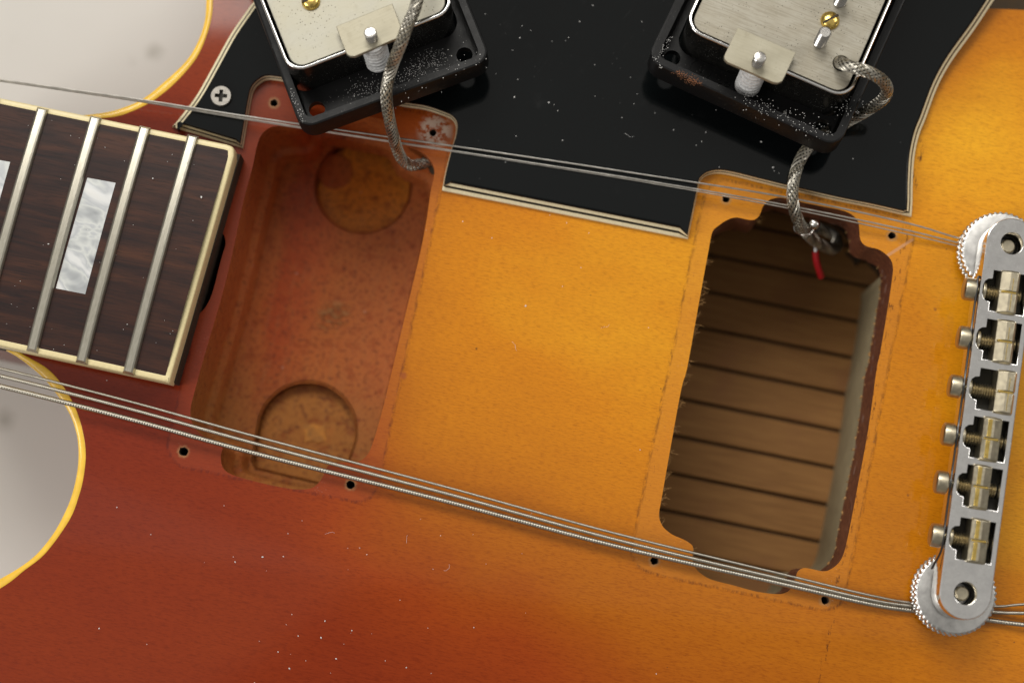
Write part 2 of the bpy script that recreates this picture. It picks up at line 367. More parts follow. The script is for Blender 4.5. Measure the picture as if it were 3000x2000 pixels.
def mk_plywall():
    t = NT('rout_edge_stain'); m = t.mapping(); sp = t.noise(m, 0.9, 5, 0.7)
    c = t.ramp(sp, [(0.3, (0.075, 0.020, 0.012)), (0.55, (0.17, 0.055, 0.026)), (0.75, (0.30, 0.12, 0.05))])
    c = t.mix(t.math('MULTIPLY', t.sstep(t.noise(m, 0.22, 4), 0.60, 0.72), 0.5), c, (0.42, 0.30, 0.26))
    t.bump(sp, 0.5, 0.2); return t.set(Base_Color=c, Roughness=0.5)
M_['plywall'] = mk_plywall()

# footprints left by the two pickup rings, as boxes in the plane of the top
def footprint(TL, TR, BR, BL):
    a, b, c, d = (P2(*q) for q in (TL, TR, BR, BL)); ce = (a+b+c+d)/4
    u = ((b-a)+(c-d)).normalized(); hw = ((b-a).length+(c-d).length)/4; hh = ((a-d).length+(b-c).length)/4
    return ce, math.atan2(u.y, u.x), hw, hh
FP_B = footprint((2052, 512), (2690, 645), (2462, 1798), (1862, 1668))
FP_N = footprint((742, 232), (1345, 352), (1085, 1478), (470, 1355))
def mk_top():
    t = NT('sunburst_lacquer'); m = t.mapping()
    at = t.n('ShaderNodeAttribute'); at.attribute_name = 'burst'; b = at.outputs['Fac']
    cloud = t.noise(t.mapping(rot=GR, scale=(0.5, 1, 1)), 0.06, 4)
    b = t.math('ADD', b, t.math('MULTIPLY', t.math('SUBTRACT', cloud, 0.5), 0.14), clamp=True)
    c = t.ramp(b, [(0.0, (0.80, 0.370, 0.013)), (0.13, (0.63, 0.218, 0.005)), (0.32, (0.46, 0.138, 0.005)), (0.52, (0.36, 0.078, 0.004)), (0.72, (0.31, 0.046, 0.004)), (0.90, (0.235, 0.027, 0.004)), (1.0, (0.195, 0.020, 0.006))])
    fl = t.noise(t.mapping(rot=GR, scale=(0.20, 1.0, 1.0)), 3.4, 4, 0.7); fl2 = t.noise(t.mapping(rot=GR, scale=(0.10, 1, 1)), 0.9, 3)
    c = t.mix(1.0, c, t.ramp(fl, [(0.34, (0.78, 0.72, 0.66)), (0.49, (1.0, 1.0, 1.0)), (0.66, (1.07, 1.11, 1.1))]), 'MULTIPLY')
    c = t.mix(1.0, c, t.ramp(fl2, [(0.3, (0.96, 0.95, 0.94)), (0.7, (1.02, 1.03, 1.03))]), 'MULTIPLY')
    rough_extra = 0.0
    for (ce, an, hw, hh), red in ((FP_B, 0), (FP_N, 1)):
        q = t.sep(t.mapping(rot=an, loc=(ce.x, ce.y, 0))); r = 5.0
        wob = t.math('MULTIPLY', t.math('SUBTRACT', t.noise(m, 0.16, 5, 0.7), 0.5), 1.5)
        dx = t.math('MAXIMUM', t.math('SUBTRACT', t.math('ABSOLUTE', q[0]), hw-r), 0.0); dy = t.math('MAXIMUM', t.math('SUBTRACT', t.math('ABSOLUTE', q[1]), hh-r), 0.0)
        d = t.math('SUBTRACT', t.math('SQRT', t.math('ADD', t.math('MULTIPLY', dx, dx), t.math('MULTIPLY', dy, dy))), r); dw = t.math('ADD', d, wob)
        inside = t.sstep(dw, 0.3, -0.5)
        grime = t.noise(t.mapping(rot=AX+math.pi/2, scale=(0.35, 1, 1)), 1.3, 5, 0.75)
        # worn, paler surface under the ring
        c = t.mix(t.math('MULTIPLY', inside, 0.30), c, (0.55, 0.21, 0.03) if not red else (0.30, 0.055, 0.02))
        line = t.math('MULTIPLY', t.sstep(t.math('ABSOLUTE', dw), 0.60, 0.05), t.sstep(grime, 0.40, 0.64))
        c = t.mix(t.math('MULTIPLY', line, 0.60), c, (0.055, 0.014, 0.006) if not red else (0.07, 0.010, 0.008))
        if not red:   # dark rub marks down the bridge side of the ring
            st = t.math('MULTIPLY', t.sstep(t.math('ABSOLUTE', t.math('ADD', t.math('SUBTRACT', q[0], hw-1.9), t.math('MULTIPLY', wob, 1.0))), 1.0, 0.3), t.sstep(grime, 0.54, 0.63))
            c = t.mix(t.math('MULTIPLY', st, 0.85), c, (0.075, 0.018, 0.006))
            st = t.math('MULTIPLY', t.sstep(t.math('ABSOLUTE', t.math('ADD', q[0], hw-1.2)), 1.0, 0.3), t.sstep(grime, 0.60, 0.68))
            c = t.mix(t.math('MULTIPLY', st, 0.6), c, (0.24, 0.05, 0.015))
        pw = t.math('MULTIPLY', inside, t.math('MULTIPLY', t.sstep(t.noise(m, 2.4, 4, 0.75), 0.62, 0.72), t.sstep(t.noise(t.mapping(loc=(4, 9, 0)), 0.12, 3), 0.50, 0.62)))
        c = t.mix(t.math('MULTIPLY', pw, 0.6), c, (0.72, 0.58, 0.50))
        rough_extra = t.math('ADD', rough_extra, t.math('MULTIPLY', inside, 0.10))
    # chalky bare patch round the upper right screw hole of the neck pickup
    h = P(1268, 389); dv = t.n('ShaderNodeVectorMath'); dv.operation = 'DISTANCE'; t.l(m, dv.inputs[0]); dv.inputs[1].default_value = h+Vector((0.5, 0.4, 0))
    pn = t.noise(t.mapping(loc=(2, 2, 0)), 0.55, 5, 0.7); f = t.math('MULTIPLY', t.sstep(dv.outputs['Value'], 4.6, 2.2), t.sstep(pn, 0.44, 0.52))
    c = t.mix(t.math('MULTIPLY', f, 0.8), c, (0.60, 0.47, 0.38))
    for (px, py) in ((803, 302), (537, 1322), (1027, 1419), (2127, 583), (2613, 690), (1917, 1641), (2417, 1757)):
        hp = P(px, py); dv = t.n('ShaderNodeVectorMath'); dv.operation = 'DISTANCE'; t.l(m, dv.inputs[0]); dv.inputs[1].default_value = hp
        f = t.sstep(t.math('ADD', dv.outputs['Value'], t.math('MULTIPLY', t.noise(m, 1.6, 3), 0.9)), 2.1, 1.2)
        c = t.mix(t.math('MULTIPLY', f, 0.65), c, (0.42, 0.25, 0.11))
    spd = t.sstep(t.voro(t.mapping(loc=(5, 3, 0)), 0.16), 0.032, 0.018); c = t.mix(t.math('MULTIPLY', spd, 0.7), c, (0.10, 0.03, 0.012))
    for (px_, py_, r_, col_) in ((1182, 1100, 1.1, (0.30, 0.07, 0.02)), (1396, 1021, 0.35, (0.05, 0.02, 0.01)), (2105, 1910, 0.4, (0.16, 0.04, 0.01)), (886, 1850, 0.55, (0.10, 0.08, 0.04)), (548, 1635, 0.4, (0.08, 0.05, 0.03)), (648, 1668, 0.4, (0.09, 0.06, 0.03)), (2740, 906, 0.5, (0.30, 0.09, 0.02)), (2660, 1450, 0.4, (0.25, 0.08, 0.02))):
        hp = P(px_, py_); dv = t.n('ShaderNodeVectorMath'); dv.operation = 'DISTANCE'; t.l(m, dv.inputs[0]); dv.inputs[1].default_value = hp
        f = t.sstep(t.math('ADD', dv.outputs['Value'], t.math('MULTIPLY', t.noise(m, 1.8, 4, 0.7), r_)), r_*1.5, r_*0.8); c = t.mix(t.math('MULTIPLY', f, 0.75), c, col_)
    # scratch from the cavity corner towards the bridge
    a1 = P2(2598, 750); a2 = P2(2676, 700); dirv = (a2-a1); an = math.atan2(dirv.y, dirv.x); mid = (a1+a2)/2
    q = t.sep(t.mapping(rot=an, loc=(mid.x, mid.y, 0)))
    f = t.math('MULTIPLY', t.sstep(t.math('ABSOLUTE', q[1]), 0.42, 0.22), t.sstep(t.math('ABSOLUTE', q[0]), dirv.length/2+0.3, dirv.length/2-0.3))
    c = t.mix(t.math('MULTIPLY', f, 0.75), c, (0.58, 0.30, 0.15))
    t.bump(t.math('ADD', t.math('MULTIPLY', fl, 0.6), t.math('MULTIPLY', t.noise(m, 0.5, 3), 0.4)), 0.16, 0.06)
    return t.set(Base_Color=c, Roughness=t.math('ADD', 0.40, rough_extra), Coat_Weight=0.62, Coat_Roughness=t.math('ADD', 0.08, rough_extra), Specular_IOR_Level=0.06)
M_['top'] = mk_top()

# ================================================================== THE SETTING
b = MB(); b.box(-420, 420, -330, 380, -70, -50); bench = b.build('workbench', M_['bench']); bench['kind'] = 'structure'
b = MB(); q0 = P(2150, -200, -49); b.prism([Vector((q0.x, P(2912, 11, -46.5).y-2.5)), Vector((400, P(2912, 11, -46.5).y-2.5)), Vector((400, 300)), Vector((q0.x, 300))], [], -49.9, -46.5, bev=0.6)  # flat dark brown slab on the bench past the guitar's far edge
tag(b.build('brown_slab', M_['slab_brown']), 'dark brown slab showing past the far edge of the guitar at top right', 'mat')

# ================================================================== THE GUITAR
GB = Matrix.Translation((0, 0, -0.0499))
guitar = thing('electric_guitar', 'cherry to amber sunburst hollow body guitar with both pickups taken out', 'guitar', GB)
def gpart(mb, name, mat, parent=None, **k): return mb.build(name, mat, parent or guitar, world=True, **k)

def arch(x, y):
    a = P2(600, 771); d = Vector((math.cos(AX), math.sin(AX))); n = Vector((-d.y, d.x)); q = abs((Vector((x, y))-a).dot(n))
    return -0.0011*max(0.0, q-32.0)**2
px = lambda L, z=0.0: [P2(x, y, z) for x, y in L]

UP_IN = [(618, -300), (624, -60), (622, 0), (620, 41), (607, 96), (574, 172), (510, 246), (446, 297), (383, 328), (338, 342), (250, 352)]
LO_IN = [(40, 1020), (86, 1048), (137, 1078), (179, 1122), (214, 1180), (236, 1237), (249, 1301), (250, 1349), (242, 1406), (230, 1450), (202, 1520), (130, 1618), (63, 1671), (0, 1718), (-140, 1790), (-330, 1830)]
UP_OUT = [(592, -300), (600, -60), (601, 0), (596, 64), (574, 128), (539, 182), (478, 239), (415, 289), (344, 319), (287, 331), (225, 338)]
LO_OUT = [(15, 1026), (51, 1046), (118, 1100), (159, 1148), (198, 1205), (220, 1262), (227, 1317), (223, 1380), (206, 1450), (182, 1506), (147, 1566), (88, 1632), (0, 1688), (-150, 1760), (-330, 1800)]
FAR = [(-420, 2000), (-380, 2500), (100, 2800), (900, 2830), (1700, 2750), (2700, 2850), (3500, 2900), (4000, 2500), (4200, 1600), (4100, 700), (3700, 150), (3300, 30), (3000, 14), (2912, 11), (2700, 2), (2300, -40), (1800, -140), (1200, -330)]
outline = smooth(px(UP_IN), 4)+smooth(px(LO_IN), 4)+smooth(px(FAR), 3)
outline_out = smooth(px(UP_OUT), 4)+smooth(px(LO_OUT), 4)+smooth(px(FAR), 3)

NECK_CAV = [(785, 377), (764, 398), (751, 435), (740, 489), (713, 591), (683, 733), (653, 856), (620, 970), (596, 1052), (572, 1140), (558, 1200), (566, 1245), (598, 1279), (640, 1292), (653, 1306), (647, 1335), (652, 1368), (678, 1389), (741, 1408), (821, 1426), (875, 1433), (917, 1427), (942, 1402), (953, 1378), (965, 1360), (996, 1354), (1047, 1352), (1076, 1332), (1092, 1297), (1118, 1210), (1146, 1096), (1169, 1000), (1181, 950), (1207, 842), (1236, 718), (1252, 629), (1261, 565), (1270, 525), (1272, 495), (1261, 469), (1238, 448), (1192, 430), (1172, 418), (1160, 396), (1145, 366), (1105, 347), (1040, 334), (960, 319), (916, 318), (893, 333), (882, 356), (868, 368), (836, 369), (808, 370)]
BR_CAV = [(2087, 679), (2105, 661), (2131, 644), (2157, 637), (2183, 642), (2205, 645), (2220, 637), (2229, 622), (2233, 609), (2244, 594), (2261, 583), (2287, 579), (2314, 585), (2379, 599), (2444, 611), (2483, 622), (2505, 637), (2516, 657), (2518, 683), (2523, 707), (2540, 722), (2570, 729), (2592, 742), (2610, 761), (2616, 783), (2614, 814), (2601, 901), (2579, 1031), (2568, 1082), (2544, 1256), (2514, 1417), (2488, 1552), (2473, 1617), (2457, 1648), (2431, 1668), (2409, 1672), (2375, 1665), (2353, 1663), (2338, 1672), (2331, 1689), (2318, 1722), (2301, 1735), (2275, 1739), (2214, 1731), (2148, 1713), (2083, 1696), (2053, 1678), (2037, 1661), (2029, 1635), (2031, 1604), (2022, 1591), (2000, 1578), (1970, 1565), (1944, 1544), (1933, 1522), (1931, 1500), (1939, 1456), (1965, 1308), (1996, 1139), (2013, 1079), (2039, 935), (2065, 792), (2078, 722)]
GAP = [(656, 688), (661, 715), (652, 745), (640, 790), (628, 838), (615, 876), (598, 905), (584, 915), (578, 890), (600, 820), (625, 740), (645, 690)]
neck_cav = ccw(smooth_closed(px(NECK_CAV), 3)); br_cav = ccw(smooth_closed(px(BR_CAV), 3)); gap = ccw(smooth_closed(px(GAP), 3))
HOLES = [(803, 302, 11), (1268, 389, 10), (537, 1322, 13), (1027, 1419, 12), (2127, 583, 11), (2613, 690, 11), (1917, 1641, 11), (2417, 1757, 11)]
rnd = random.Random(3)
def rough_circle(c, r, n=14): return [Vector((c.x+r*(1+rnd.uniform(-.12, .12))*math.cos(2*math.pi*k/n), c.y+r*(1+rnd.uniform(-.12, .12))*math.sin(2*math.pi*k/n))) for k in range(n)]
holes = [rough_circle(P2(x, y), r/13.6) for x, y, r in HOLES]

# --- the burst: how red the stain is, from samples all over the top
BS = [(300,1300,.95),(300,1700,.90),(100,1900,.86),(600,1900,.86),(600,1500,.92),(800,1600,.88),(700,1450,.88),(1000,1560,.68),(1150,1600,.58),(1000,1800,.88),(1200,1900,.84),(1400,1950,.78),(1200,1700,.70),(1400,1700,.50),(1400,1550,.42),(1500,1800,.66),(1600,1900,.66),(1700,1950,.62),(1700,1750,.42),(1900,1950,.48),(1900,1700,.33),(2300,1900,.35),(2700,1950,.30),(2900,1950,.22),(1100,1450,.60),(1150,1350,.42),(1200,1250,.29),(1250,1000,.20),(1300,700,.16),(1600,800,.10),(1600,1100,.13),(1600,1400,.26),(1350,1450,.36),(1800,1100,.09),(1900,1300,.12),(2050,600,.10),(2650,1000,.16),(2700,600,.10),(2850,400,.0),(2950,200,.03),(2750,300,.10),(2930,40,.28),(2800,100,.22),(2950,1200,.02),(2950,1600,.06),(2650,1500,.22),(650,100,.84),(560,250,.88),(450,330,.94),(800,300,.88),(1000,330,.76),(1280,370,.58),(1290,480,.42),(1250,600,.26),(720,600,.95),(600,1000,.95),(500,1150,.97),(700,1430,.90),(950,1440,.78),(1080,1420,.64),(1130,1250,.42),(400,1250,.98),(640,1200,.95),(-200,2000,.92),(1500,2500,1.0),(2500,2500,.5),(3500,2500,.6),(3500,1000,.05),(3500,300,.3),(700,2500,.97),(1700,300,.10),(2200,300,.10),(2200,1100,.10)]
bx = np.array([tuple(P2(a, c)) for a, c, _ in BS]); bv = np.array([d for _, _, d in BS])
Kr = np.sqrt(((bx[:, None]-bx[None])**2).sum(-1)); wts = np.linalg.solve(np.block([[Kr-2.0*np.eye(len(bv)), np.ones((len(bv), 1))], [np.ones((1, len(bv))), np.zeros((1, 1))]]), np.append(bv, 0))
def burst(x, y): return float(np.clip(np.sqrt(((bx-np.array([x, y]))**2).sum(-1)) @ wts[:-1]+wts[-1], 0, 1))

# --- top plate: flat outline with its openings, cut into a 4 mm net, arched
b = MB(); b.cap([ccw(outline)]+[l[::-1] for l in (neck_cav, br_cav, gap)]+[h[::-1] for h in map(ccw, holes)], 0.0)
bm = bmesh.new(); vv = [bm.verts.new(v) for v in b.v]
for f in b.f:
    try: bm.faces.new([vv[i] for i in f])
    except ValueError: pass
bmesh.ops.remove_doubles(bm, verts=bm.verts, dist=1e-4)
for ax, lo, hi in ((0, -140, 210), (1, -150, 110)):
    k = lo
    while k < hi:
        co = [0, 0, 0]; co[ax] = k; no = [0, 0, 0]; no[ax] = 1
        bmesh.ops.bisect_plane(bm, geom=bm.verts[:]+bm.edges[:]+bm.faces[:], plane_co=co, plane_no=no); k += 4.0
bm.verts.index_update(); bm.normal_update()
b2 = MB(); b2.v = [(v.co.x, v.co.y, arch(v.co.x, v.co.y)) for v in bm.verts]
b2.f = [tuple(v.index for v in f.verts) if f.normal.z > 0 else tuple(v.index for v in f.verts)[::-1] for f in bm.faces]; bm.free()
top = gpart(b2, 'top_plate', M_['top']); top['label'] = 'cherry red to amber sunburst arched top with two pickup openings'
at = top.data.attributes.new('burst', 'FLOAT', 'POINT'); at.data.foreach_set('value', [burst(v[0], v[1]) for v in b2.v])

# --- binding round both cutaways, rim and back
def strip(IN, OUT, name):
    i = smooth(px(IN), 5); o = smooth(px(OUT), 5); n = min(len(i), len(o)); mb = MB()
    def res(p, n):
        L = [0]
        for k in range(1, len(p)): L.append(L[-1]+(p[k]-p[k-1]).length)
        out = []; j = 0
        for k in range(n):
            d = L[-1]*k/(n-1)
            while j < len(p)-2 and L[j+1] < d: j += 1
            t = (d-L[j])/max(1e-9, L[j+1]-L[j]); out.append(p[j].lerp(p[j+1], min(1, t)))
        return out
    n = 70; i = res(i, n); o = res(o, n); rows = []
    for k in range(n):
        a, c = i[k], o[k]; z = arch(a.x, a.y)
        rows.append([(a.x, a.y, z-3.0), (a.x, a.y, z+0.02), (*a.lerp(c, 0.12), z+0.14), (*a.lerp(c, 0.7), z+0.05), (*a.lerp(c, 0.93), z-0.25), (c.x, c.y, z-0.9), (c.x, c.y, z-6.5), (a.x, a.y, z-6.5)])
    m = 8; mb.v = [p for r in rows for p in r]
    for k in range(n-1):
        for j in range(m):
            j2 = (j+1) % m; mb.f.append((k*m+j, (k+1)*m+j, (k+1)*m+j2, k*m+j2))
    o_ = gpart(mb, name, M_['amber_binding'], ang=50); return o_
bu = strip(UP_IN, UP_OUT, 'edge_binding'); bl = strip(LO_IN, LO_OUT, 'edge_binding')
def flipfix(o):
    bm = bmesh.new(); bm.from_mesh(o.data); bmesh.ops.recalc_face_normals(bm, faces=bm.faces); bm.to_mesh(o.data); bm.free()
flipfix(bu); flipfix(bl)
oo = ccw(outline_out); b = MB(); b.band(oo, [-0.4, -0.4], [-46.0, [arch(p.x, p.y)-6.0 for p in oo]]); gpart(b, 'body_side', M_['neck_wood'])
b = MB(); b.prism(oo, [], -49.8, -46.0); gpart(b, 'back_plate', M_['neck_wood'])

# --- rims of the screw holes
for h in holes:
    b = MB(); h = ccw(h); b.band(h[::-1], [0.0, 0.12, 0.15], [-0.01, -0.6, -9.0], flip=False); b.cap([h], -8.9); gpart(b, 'screw_hole', M_['hole'])

# --- neck pickup rout: wall, fillet, floor with two deeper round pockets
ZF = -26.0
pock_up = circle(*P2(1064, 545, ZF), 11.3, 40)
pc = P2(899, 1262, ZF); pr = 11.6
u_ax = (P2(880, 1420, ZF)-P2(940, 1180, ZF)).normalized(); v_ax = Vector((-u_ax.y, u_ax.x))
pock_lo = [pc+v_ax*pr*math.cos(math.pi*k/24)-u_ax*pr*math.sin(math.pi*k/24) for k in range(25)]
pock_lo += [pc+u_ax*9.6-v_ax*pr*0.92, pc+u_ax*11.1-v_ax*pr*0.8, pc+u_ax*11.1+v_ax*pr*0.8, pc+u_ax*9.6+v_ax*pr*0.92]
pock_up = ccw(pock_up); pock_lo = ccw(pock_lo)
wall = neck_cav[::-1]
b = MB(); b.band(wall, [0.0, 0.05, 0.1, 0.15], [[arch(p.x, p.y) for p in wall], -0.5, -12.0, -20.5]); b.band(wall, [0.15, -0.5, -1.3, -2.4], [-20.5, -23.2, -25.0, ZF], flip=False)
# the band offsets push away from the hole on reversed loops, so the fillet is rebuilt from the loop offset inward
b = MB(); nin = lambda o: b.off(neck_cav, o)
rows = [(0.0, None), (0.0, -0.6), (0.15, -12.0), (0.15, -19.8), (-0.1, -20.3), (-1.35, -20.6), (-1.6, -21.0), (-1.75, -25.0), (-2.35, ZF)]
b.band(wall, [-(r[0]) for r in rows], [[arch(p.x, p.y) for p in wall] if r[1] is None else r[1] for r in rows])
gpart(b, 'rout_wall', M_['rout'], ang=60)
b = MB(); b.cap([b.off(neck_cav, -2.4), pock_up[::-1], pock_lo[::-1]], ZF)
for pk, dz in ((pock_up, -3.6), (pock_lo, -3.2)):
    rv = pk[::-1]; b.band(rv, [0.6, 0.22, 0, 0, -0.6], [ZF, ZF-0.22, ZF-0.9, ZF+dz+0.8, ZF+dz]); pfl = MB(); pfl.cap([b.off(pk, -0.5)], ZF+dz+0.02); gpart(pfl, 'pocket_floor', M_['amber_rout'] if pk is pock_up else M_['olive_rout'])
gpart(b, 'rout_floor', M_['rout'], ang=60)
c0 = P2(985, 512, ZF-7); b = MB(); b.prism(circle(c0.x, c0.y, 4.2, 28), [], ZF-4.9, ZF-3.1, bev=0.4); gpart(b, 'dowel_plug', M_['rout'])
c1 = P2(920, 1268, ZF-3.2); b = MB(); b.prism([c1+Vector(q) for q in ((-2.6, 1.7), (-0.4, 2.2), (1.4, 1.6), (2.7, 1.9), (2.4, 0.2), (2.9, -1.6), (1.2, -2.3), (-0.6, -1.7), (-2.2, -2.4), (-2.0, -0.4))], [], ZF-3.6, ZF-3.0, bev=0.12); gpart(b, 'wood_patch', mat_plain('scraped_wood', (0.44, 0.18, 0.026), 0.7, var=0.35, scale=0.7))
# dark disc painted for the shade of the cable hole, corner of the neck rout
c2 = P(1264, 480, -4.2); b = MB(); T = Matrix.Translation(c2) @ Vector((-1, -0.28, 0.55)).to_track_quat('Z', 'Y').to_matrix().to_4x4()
b.lathe([(2.7, -1.4), (2.5, -0.25), (1.9, -0.1), (0.1, -0.3)], 22, T); gpart(b, 'cable_hole_shade', M_['hole'])

# --- bridge pickup opening: stained plywood edge, ragged below, then the block wall and the kerfed floor
rv = br_cav[::-1]; lowz = [-12.6-1.3*rnd.random()-0.5*math.sin(i*0.9) for i in range(len(rv))]
b = MB(); b.band(rv, [0, 0.0, 0.1, 0.15], [[arch(p.x, p.y) for p in rv], -0.4, -6.0, lowz])
b.band(rv, [0.15, -1.2], [lowz, [z-0.3 for z in lowz]]); gpart(b, 'opening_edge', M_['plywall'], ang=60)
ZB = -41.0
nbr = normals(br_cav, True); ywall = P2(2612, 768).y; big_r = MB().off(br_cav, 0.25); iR = [i for i in range(len(br_cav)) if 24*3 <= i <= 33*3+2]
b = MB(); b.band([big_r[len(br_cav)-1-i] if False else p for p in [big_r[i] for i in range(len(big_r)) if (nbr[i].x > 0.35 and br_cav[i].y < ywall)]][::-1], [0, 0], [-9.0, ZB-1.5], closed=False); gpart(b, 'block_wall', M_['block_wall'], ang=60)
b = MB(); rr = MB().off(br_cav, 6.0)[::-1]; b.band(rr, [0, 0], [-9.0, ZB-1.5]); gpart(b, 'hollow_shade_wall', M_['hole'], ang=60)  # dark wall put in for the shade of the open hollow body
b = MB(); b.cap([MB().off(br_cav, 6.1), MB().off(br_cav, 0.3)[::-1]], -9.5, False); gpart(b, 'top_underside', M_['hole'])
kb = MB(); kb.cap([MB().off(br_cav, 6.2)], ZB-1.0); blk = gpart(kb, 'kerfed_block', M_['kerf'])
ux = Vector((P2(2406, 1475, ZB)-P2(1953, 1383, ZB))).normalized(); uy = Vector((-ux.y, ux.x)); base = P2(2200, 1433, ZB)
sp = (P2(2200, 1321, ZB)-P2(2200, 1433, ZB)).dot(uy)
big = MB().off(br_cav, 6.0); lo_ = min((p-base).dot(uy) for p in big); hi_ = max((p-base).dot(uy) for p in big); xl = min((p-base).dot(ux) for p in big); xh = max((p-base).dot(ux) for p in big)
k = math.floor(lo_/sp)
while k*sp < hi_:
    y0 = k*sp+0.42; y1 = (k+1)*sp-0.42; b = MB()
    cs = [base+ux*xl+uy*y0, base+ux*xh+uy*y0, base+ux*xh+uy*y1, base+ux*xl+uy*y1]
    dz = rnd.uniform(-0.25, 0.25); b.prism(cs, [], ZB-1.1, ZB+dz*0.6, bev=0.3); o = gpart(b, 'slat', M_['slat'], blk); k += 1
# torn fibres along the near edges of the opening
b = MB(); acc = 0.0; nxt = 0.0
for i in range(len(br_cav)):
    p = br_cav[i]; nx = br_cav[(i+1) % len(br_cav)]; t = (nx-p); inw = Vector((-t.y, t.x)).normalized()
    left = inw.x > 0.75; right = inw.x < -0.7
    if not (left or right): continue
    nst = max(1, int(t.length/0.5))
    for k in range(nst):
        acc += t.length/nst
        if acc < nxt: continue
        nxt = acc+(rnd.choice((0.5, 0.9, 1.6, 3.4)) if left else rnd.uniform(0.7, 2.2))
        q = p.lerp(nx, k/nst)-inw*0.15; z = rnd.uniform(-9, -4.0) if left else rnd.uniform(-14.2, -11.5)
        base_d = (inw*0.9+Vector((0, 1))*rnd.uniform(-0.1, 0.9)) if left else inw+Vector((0, 1))*rnd.uniform(-.6, .6)
        for _ in range(rnd.randrange(2, 6) if left else 2):
            L = (rnd.uniform(0.7, 2.5) if left else rnd.uniform(0.3, 0.9)); d = (base_d+Vector((rnd.uniform(-.25, .25), rnd.uniform(-.3, .3)))).normalized()
            e = Vector((-d.y, d.x))*rnd.uniform(-0.35, 0.35)*L; o0 = Vector((rnd.uniform(-.1, .1), rnd.uniform(-.5, .5)))
            pts = [Vector((q.x+o0.x, q.y+o0.y, z)), Vector((q.x+o0.x+d.x*L*0.4, q.y+o0.y+d.y*L*0.4, z+rnd.uniform(-.2, .3))), Vector((q.x+d.x*L*0.75+e.x*0.5, q.y+d.y*L*0.75+e.y*0.5, z+rnd.uniform(-.3, .5))), Vector((q.x+d.x*L+e.x, q.y+d.y*L+e.y, z+rnd.uniform(-0.4, 0.7)))]
            w0 = rnd.uniform(.12, .26) if left else rnd.uniform(.15, .4); b.tube(smooth(pts, 3), 0.1, 4, radii=[w0*(1-0.92*(h/9.0)) for h in range(10)])
o = gpart(b, 'torn_fibre', M_['fuzz']); o['kind'] = 'stuff'

# --- neck and fingerboard
ZN = 11.0
TL, TR, BRc, BL = P2(-260, 231, ZN), P2(692, 425, ZN), P2(493, 1119, ZN), P2(-260, 955, ZN)
fc_a = (TL+BL)/2; fc_b = (TR+BRc)/2; fdir = (fc_b-fc_a).normalized(); fnor = Vector((-fdir.y, fdir.x))
def camber(p): return -((p-fc_a).dot(fnor)**2)/(2*305.0)
def quadgrid(mb, A, B, C, D, nu, nv, z):
    base = len(mb.v)
    for j in range(nv+1):
        for i in range(nu+1):
            p = A.lerp(B, i/nu).lerp(D.lerp(C, i/nu), j/nv); mb.v.append((p.x, p.y, z+camber(p)))
    for j in range(nv):
        for i in range(nu):
            a = base+j*(nu+1)+i; mb.f.append((a, a+nu+1, a+nu+2, a+1))
path = [TL]+smooth([TR-(TR-TL).normalized()*2.2, TR-(TR-TL).normalized()*0.7+(BRc-TR).normalized()*0.7*0.6, TR+(BRc-TR).normalized()*2.2], 4)+smooth([BRc-(BRc-TR).normalized()*0.7, BRc, BRc+(BL-BRc).normalized()*0.7], 3)+[BL]
path = [p for i, p in enumerate(path) if i == 0 or (p-path[i-1]).length > 1e-4]
nr = normals(path, False); sgn = -1.0 if nr[0].dot(Vector((0, 1))) > 0 else 1.0        # inward
ins = [path[i]+nr[i]*sgn*(1.15) for i in range(len(path))]
wA, wB, wC, wD = ins[0], TR-(TR-TL).normalized()*1.15+(BRc-TR).normalized()*1.0, BRc-(BRc-TR).normalized()*1.15+(BL-BRc).normalized()*1.15, ins[-1]
b = MB(); quadgrid(b, wA, wB, wC, wD, 60, 16, ZN-0.03); fb = gpart(b, 'fingerboard', M_['rosewood']); fb['label'] = 'dark rosewood fingerboard with cream binding, pearl block inlays'
flipfix(fb)
rows = []; b = MB()
for (o_, dz) in ((1.35, -0.06), (1.15, 0.0), (0.35, 0.0), (0.10, -0.12), (0.0, -0.45), (-0.05, -3.0), (-0.02, -5.6), (1.5, -5.6)):
    rows.append([(*(path[i]+nr[i]*sgn*o_), ZN+camber(path[i]+nr[i]*sgn*max(0, o_))+dz) for i in range(len(path))])
n = len(path); b.v = [p for r in rows for p in r]
for k in range(len(rows)-1):
    for i in range(n-1): b.f.append((k*n+i, k*n+i+1, (k+1)*n+i+1, (k+1)*n+i))
o = gpart(b, 'binding', M_['cream'], fb, ang=50); flipfix(o)
if o.data.polygons[0].normal.z < 0: o.data.flip_normals()
def endshift(p, s): return p+fdir*s
b = MB(); b.prism([endshift(TL, -5), endshift(TR, 0.35)+(BRc-TR).normalized()*0.6, endshift(BRc, 0.3)-(BRc-TR).normalized()*0.6, endshift(BL, -5)], [], -4.0, ZN-5.7, bev=0.3); gpart(b, 'neck_tongue', M_['tongue'])
q = [endshift(TL, -6)-fnor*0.5, endshift(TR, -1.5)-fnor*0.6, endshift(BRc, -1.5)+fnor*0.6, endshift(BL, -6)+fnor*0.5]
b = MB(); b.prism(q, [], -40.0, ZN-5.9, bev=0.2); gpart(b, 'neck', M_['neck_wood'])
FR = [((121, 312), (-72, 1000)), ((277, 337), (88, 1028)), ((422, 366), (233, 1062)), ((563, 391), (371, 1094))]
